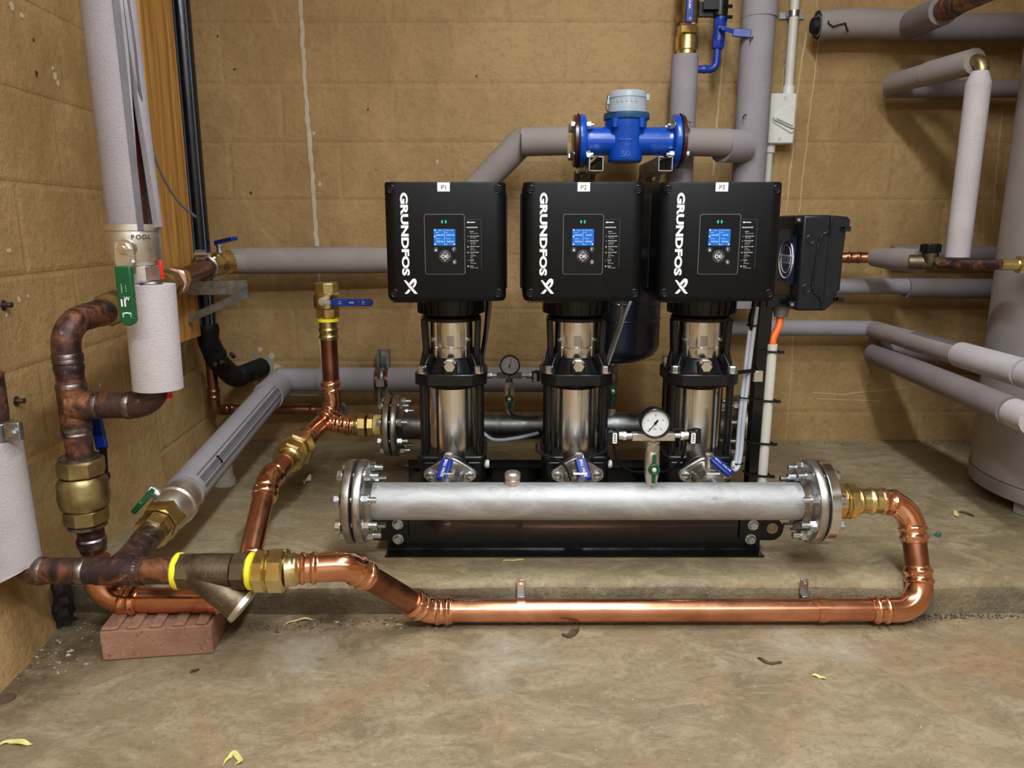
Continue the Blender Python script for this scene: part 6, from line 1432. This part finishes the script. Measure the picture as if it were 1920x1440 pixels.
mb = MB(); mb.sweep(spline([P(1754, 494, Y=2.32), P(1800, 497, Y=2.25), P(1850, 497, Y=2.15), tp], 10), .0145, 18); t.part('pipe', mb, M['copper_old'])
# tank
rT = .36; tc = V((1.49+.842*rT, 2.33-.539*rT, 0))
t = T('hot_water_tank', 'tall pale grey cylindrical tank cut off by the right edge', 'tank', tc)
mb = MB(); mb.lathe(tc, (0, 0, 1), [(.085, rT), (1.62, rT), (1.64, rT*.98), (1.68, rT*.7)], 96); t.part('shell', mb, M['tank'])
mb = MB(); mb.lathe(tc, (0, 0, 1), [(.034, rT*.96), (.04, rT*1.0), (.080, rT*1.004), (.082, rT*.985), (.0845, rT*.985)], 96); t.part('base_ring', mb, M['tank_base'])
for an in (200, 245, 300, 30, 120): mb = MB(); q = radians(an); mb.box(tc+V((rT*.86*cos(q), rT*.86*sin(q), .018)), (.07, .07, .035), Matrix.Rotation(q, 3, 'Z')); t.part('foot', mb, M['tank_base'], bevel=.003)
fd_ = V((tp.x-tc.x, tp.y-tc.y, 0))
q = P(1906, 497, Y=2.02); an = atan2(q.y-tc.y, q.x-tc.x); nrm = V((cos(an), sin(an), 0)); sp = tc+nrm*rT; sp.z = q.z
mb = MB(); mb.lathe(sp-nrm*.004, nrm, [(0, .045), (.006, .045), (.008, .04)], 32); fl = t.part('port_flange', mb, M['tank'])
ft = T('tank_fitting', 'brass compression fitting with yellow tape screwed into the tank', 'pipe fitting', sp)
dv = (tp-sp); L_ = dv.length; dv.normalize()
mb = MB(); mb.cyl(sp+nrm*.004, sp+nrm*.004+dv*.02, .030, 20); ft.part('thread_tape', mb, M['yellow'])
mb = MB(); hexring(mb, sp+dv*.030, dv, .031, .022); mb.cyl(sp+dv*.03, sp+dv*.06, .022, 18); hexring(mb, sp+dv*.062, dv, .026, .018); mb.cyl(sp+dv*.06, tp+dv*.01, .016, 16); ft.part('body', mb, M['brass'])
# mid pipes along the wall
t = T('lagged_pipe', 'grey foam lagged pipe on back wall just below the black knob valve', 'pipe', P(1700, 537, Y=2.72))
mb = MB(); mb.sweep(dense([P(1380, 536, Y=2.73), P(1702, 537, Y=2.73)], .03), .029, 26); t.part('foam_sleeve', mb, M['foam'])
mb = MB(); mb.sweep(dense([P(1700, 540, Y=2.725), P(1990, 543, Y=2.725)], .03), .036, 26); t.part('foam_sleeve', mb, M['foam_dark'])
u0, u1 = P(1330, 614, Y=2.73), P(1632, 616, Y=2.73); zz = u1.z
u2 = P(1640, 619, Y=2.70); u3 = P(1925, 703, Y=1.87); u3.z = u2.z = zz
dd = (u3-u2).normalized()
t = T('lagged_pipe', 'grey foam lagged pipe along wall then angled forward past the tank', 'pipe', u2)
mb = MB(); mb.sweep(dense([u0, u1+V((.004, 0, 0))], .03), .029, 26); t.part('foam_sleeve', mb, M['foam'])
for f0, f1, rr, mt in ((0.0, .32, .031, 'foam_warm'), (.31, .66, .033, 'foam_warm'), (.65, .985, .0375, 'foam_light'), (1.0, 1.12, .0375, 'foam_light')):
    mb = MB(); mb.sweep(dense([u2.lerp(u3, f0), u2.lerp(u3, f1)], .03), rr, 28); t.part('foam_sleeve', mb, M[mt])
mb = MB(); mb.sweep([u2.lerp(u3, .9), u2.lerp(u3, 1.1)], .020, 16); t.part('copper_pipe', mb, M['copper_old'])
mb = MB(); n = V((-.3, -.35, .9)); n = (n-dd*n.dot(dd)).normalized(); s_ = n.cross(dd)
for k in (-1, 0, 1): c = (n+s_*.22*k).normalized(); mb.bar(u2.lerp(u3, .34)+c*.0325, u2.lerp(u3, .65)+c*.0325, .004, .003, c)
t.part('foam_seam', mb, M['seam'])
l0, l1 = P(1640, 664, Y=2.69), P(1895, 770, Y=1.83); l0.z = l1.z = (l0.z+l1.z)/2
ld = (l1-l0).normalized()
t = T('lagged_pipe', 'dusty grey foam lagged pipe angled forward, lowest on the right', 'pipe', l0)
mb = MB(); mb.sweep(dense([l0, l1+ld*.0], .02), .0375, 30); t.part('foam_sleeve', mb, M['foam_dark'])
mb = MB(); mb.lathe(l0, -ld, [(0, .0375), (.012, .034), (.022, .024), (.028, .0)], 30); t.part('foam_end', mb, M['foam_dark'])
mb = MB(); e1 = l1+ld*.10; mb.sweep(dense([l1+ld*.015, e1], .01), .036, 28); t.part('foam_sleeve', mb, M['foam_light'])
mb = MB(); mb.sweep([l1-ld*.02, l1+ld*.05], .022, 16); t.part('copper_pipe', mb, M['copper_old'])
mb = MB(); mb.sweep(dense([P(1636, 642, Y=2.73), P(1990, 690, Y=2.73)], .03), .038, 26); solo('lagged_pipe', 'pale foam lagged pipe on wall between the two angled pipes', 'pipe', mb, M['foam'], P(1720, 655, Y=2.73))
# ================================================================== LITTER
def leaf(label, mat, pts, wd, z, name='leaf', curl=.003, bend=0):
    "a small curled strip leaf on the floor through the pixel points"
    q = spline([P(x, y, Z=z) for x, y in pts], 6); n = len(q); mb = MB(); vs = []; fs = []
    for i, p in enumerate(q):
        t_ = (q[min(i+1, n-1)]-q[max(i-1, 0)]).normalized(); s_ = V((-t_.y, t_.x, 0)); k = wd/2*max(.08, sin(pi*(i+.3)/(n-.4)))
        h = .0015+curl*(.5+.5*sin(i*.7))
        vs += [p+s_*k+V((0, 0, h)), p+V((0, 0, h*.35)), p-s_*k+V((0, 0, h*.9)), p+s_*k+V((0, 0, h+.0006)), p+V((0, 0, h*.35+.0006)), p-s_*k+V((0, 0, h*.9+.0006))]
    for i in range(n-1):
        a_, b_ = i*6, i*6+6
        fs += [(a_, a_+1, b_+1, b_), (a_+1, a_+2, b_+2, b_+1), (a_+3, b_+3, b_+4, a_+4), (a_+4, b_+4, b_+5, a_+5), (a_, b_, b_+3, a_+3), (a_+2, a_+5, b_+5, b_+2)]
    mb.add(vs, fs); return solo(name, label, 'leaf', mb, mat, q[n//2]+V((0, 0, .001)), ang=60)
leaf('yellow dead leaf lying on the floor at the lower left edge', M['leaf_yellow'], [(-4, 1402), (20, 1392), (45, 1396), (62, 1398)], .012, ZF, curl=.004)
leaf('pale yellow curled leaf at the bottom edge, left of centre', M['leaf_yellow'], [(418, 1440), (430, 1422), (440, 1416), (452, 1430), (440, 1436)], .010, ZF, curl=.004)
leaf('small yellow green leaf on open floor right of centre', M['leaf_yellow'], [(1522, 1268), (1535, 1270), (1549, 1276)], .010, ZF)
leaf('pale dry leaf on the slab left of the front manifold', M['leaf_pale'], [(570, 912), (576, 903), (584, 896)], .020, 0, curl=.012)
leaf('long yellowish dry leaf on floor right of the brick', M['leaf_yellow'], [(532, 1176), (550, 1166), (575, 1163), (592, 1164)], .008, ZF, curl=.004)
leaf('brown leaf on slab in front of the tank', M['leaf_brown'], [(1797, 961), (1812, 963), (1826, 970)], .016, 0)
leaf('small yellow leaf scrap next to the brown leaf by the tank', M['leaf_yellow'], [(1789, 958), (1793, 966), (1796, 972)], .012, 0)
leaf('dark curled leaf at foot of the back wall, right side', M['leaf_brown'], [(1644, 819), (1660, 820), (1674, 824)], .024, 0, curl=.014)
leaf('thin yellow leaf sliver on slab under the base frame edge', M['leaf_yellow'], [(942, 1053), (960, 1052), (982, 1051)], .006, 0, curl=.002)
leaf('dark leaf fragment on floor in front of the brick', M['leaf_brown'], [(357, 1263), (366, 1259), (374, 1258)], .012, ZF)
leaf('brown torn leaf on floor below the left pipe clip', M['leaf_brown'], [(1053, 1192), (1066, 1194), (1078, 1186), (1086, 1178)], .018, ZF, curl=.005)
leaf('dark twiggy leaf fragment on floor below the right pipe clip', M['leaf_brown'], [(1420, 1236), (1440, 1244), (1466, 1246)], .010, ZF, curl=.005)
mb = MB(); p = P(12, 1311, Z=ZF); mb.lathe(p, (0, 0, 1), [(0, .017), (.003, .016), (.004, .010)], 14); solo('dark_disc', 'round dark flat disc on the floor at left edge', 'disc', mb, M['leaf_brown'], p)
mb = MB(); p = P(817, 1175, Z=ZF); mb.torus(p+V((0, 0, .0015)), (0, 0, 1), .0095, .0016, 18, 6); solo('washer', 'small steel washer on floor under the copper bend', 'washer', mb, M['galv'], p)
mb = MB(); p = P(1757, 1005, Z=0); mb.lathe(p, (.3, -.3, 1), [(0, .008), (.010, .006), (.014, .002)], 9); solo('teal_scrap', 'tiny teal plastic scrap on slab right of the copper riser', 'scrap', mb, plain('teal_plastic', S(16, 84, 92), .5), p)
# grit and leaf crumbs: uncountable, three scatters
def crumbs(name, label, spots, mat, n, seed, smin, smax):
    r = random.Random(seed); mb = MB()
    for i in range(n):
        a_, b_, z = spots[r.randrange(len(spots))]; t_ = r.random()
        px, py = a_[0]+(b_[0]-a_[0])*t_+r.gauss(0, a_[2]), a_[1]+(b_[1]-a_[1])*t_+r.gauss(0, b_[2])
        p = P(px, py, Z=z)
        if z < -.01 and p.y > YE-.004: p.y = YE-.004-r.random()*.02
        if p.x < lwx(p.y)+.03: continue
        s_ = r.uniform(smin, smax)*(.5+r.random()); q = r.random()*6.3; h = s_*r.uniform(.3, .7)
        e = [V((cos(q+k*2.1)*s_*r.uniform(.5, 1.2), sin(q+k*2.1)*s_*r.uniform(.4, 1), 0)) for k in range(3)]
        mb.add([p+e[0], p+e[1], p+e[2], p+V((0, 0, h))], [(0, 1, 2), (0, 3, 1), (1, 3, 2), (2, 3, 0)])
    solo(name, label, 'grit', mb, mat, P(960, 1300, Z=ZF), kind='stuff')
jl = [((120, 1175, 30), (420, 1180, 8), ZF), ((20, 1262, 14), (90, 1195, 18), ZF), ((430, 1180, 20), (760, 1166, 6), ZF), ((1650, 1166, 16), (1780, 1150, 6), ZF), ((1770, 1150, 10), (1900, 1146, 3), ZF), ((780, 1166, 20), (1680, 1166, 3), ZF), ((1480, 830, 10), (1830, 829, 2), 0)]
crumbs('dark_grit', 'dark leaf crumbs and dirt along the foot of the slab and walls', jl, M['debris'], 1100, 3, .0014, .0042)
crumbs('leaf_crumbs', 'coarse brown leaf crumbs heaped on the floor behind the right copper elbow', [((1650, 1170, 16), (1800, 1150, 8), ZF)], M['leaf_brown'], 170, 9, .002, .0055)
crumbs('stone_grit', 'small pale stones on the floor below the slab, left of the copper bend', [((640, 1168, 30), (780, 1168, 6), ZF), ((180, 1200, 40), (60, 1240, 30), ZF)], M['pebble'], 60, 12, .003, .006)
crumbs('pale_grit', 'pale grit sprinkled along the slab foot and over the floor', jl+[((60, 1300, 120), (1800, 1400, 60), ZF)]*2, M['pebble'], 420, 4, .0010, .0026)
crumbs('slab_grit', 'small dark specks scattered over the slab right of the pumps', [((1560, 1040, 60), (1620, 1010, 16), 0), ((1500, 900, 120), (1800, 930, 40), 0), ((250, 950, 60), (600, 1000, 40), 0), ((1000, 1060, 200), (1500, 1070, 10), 0)], M['debris'], 260, 5, .0008, .0020)
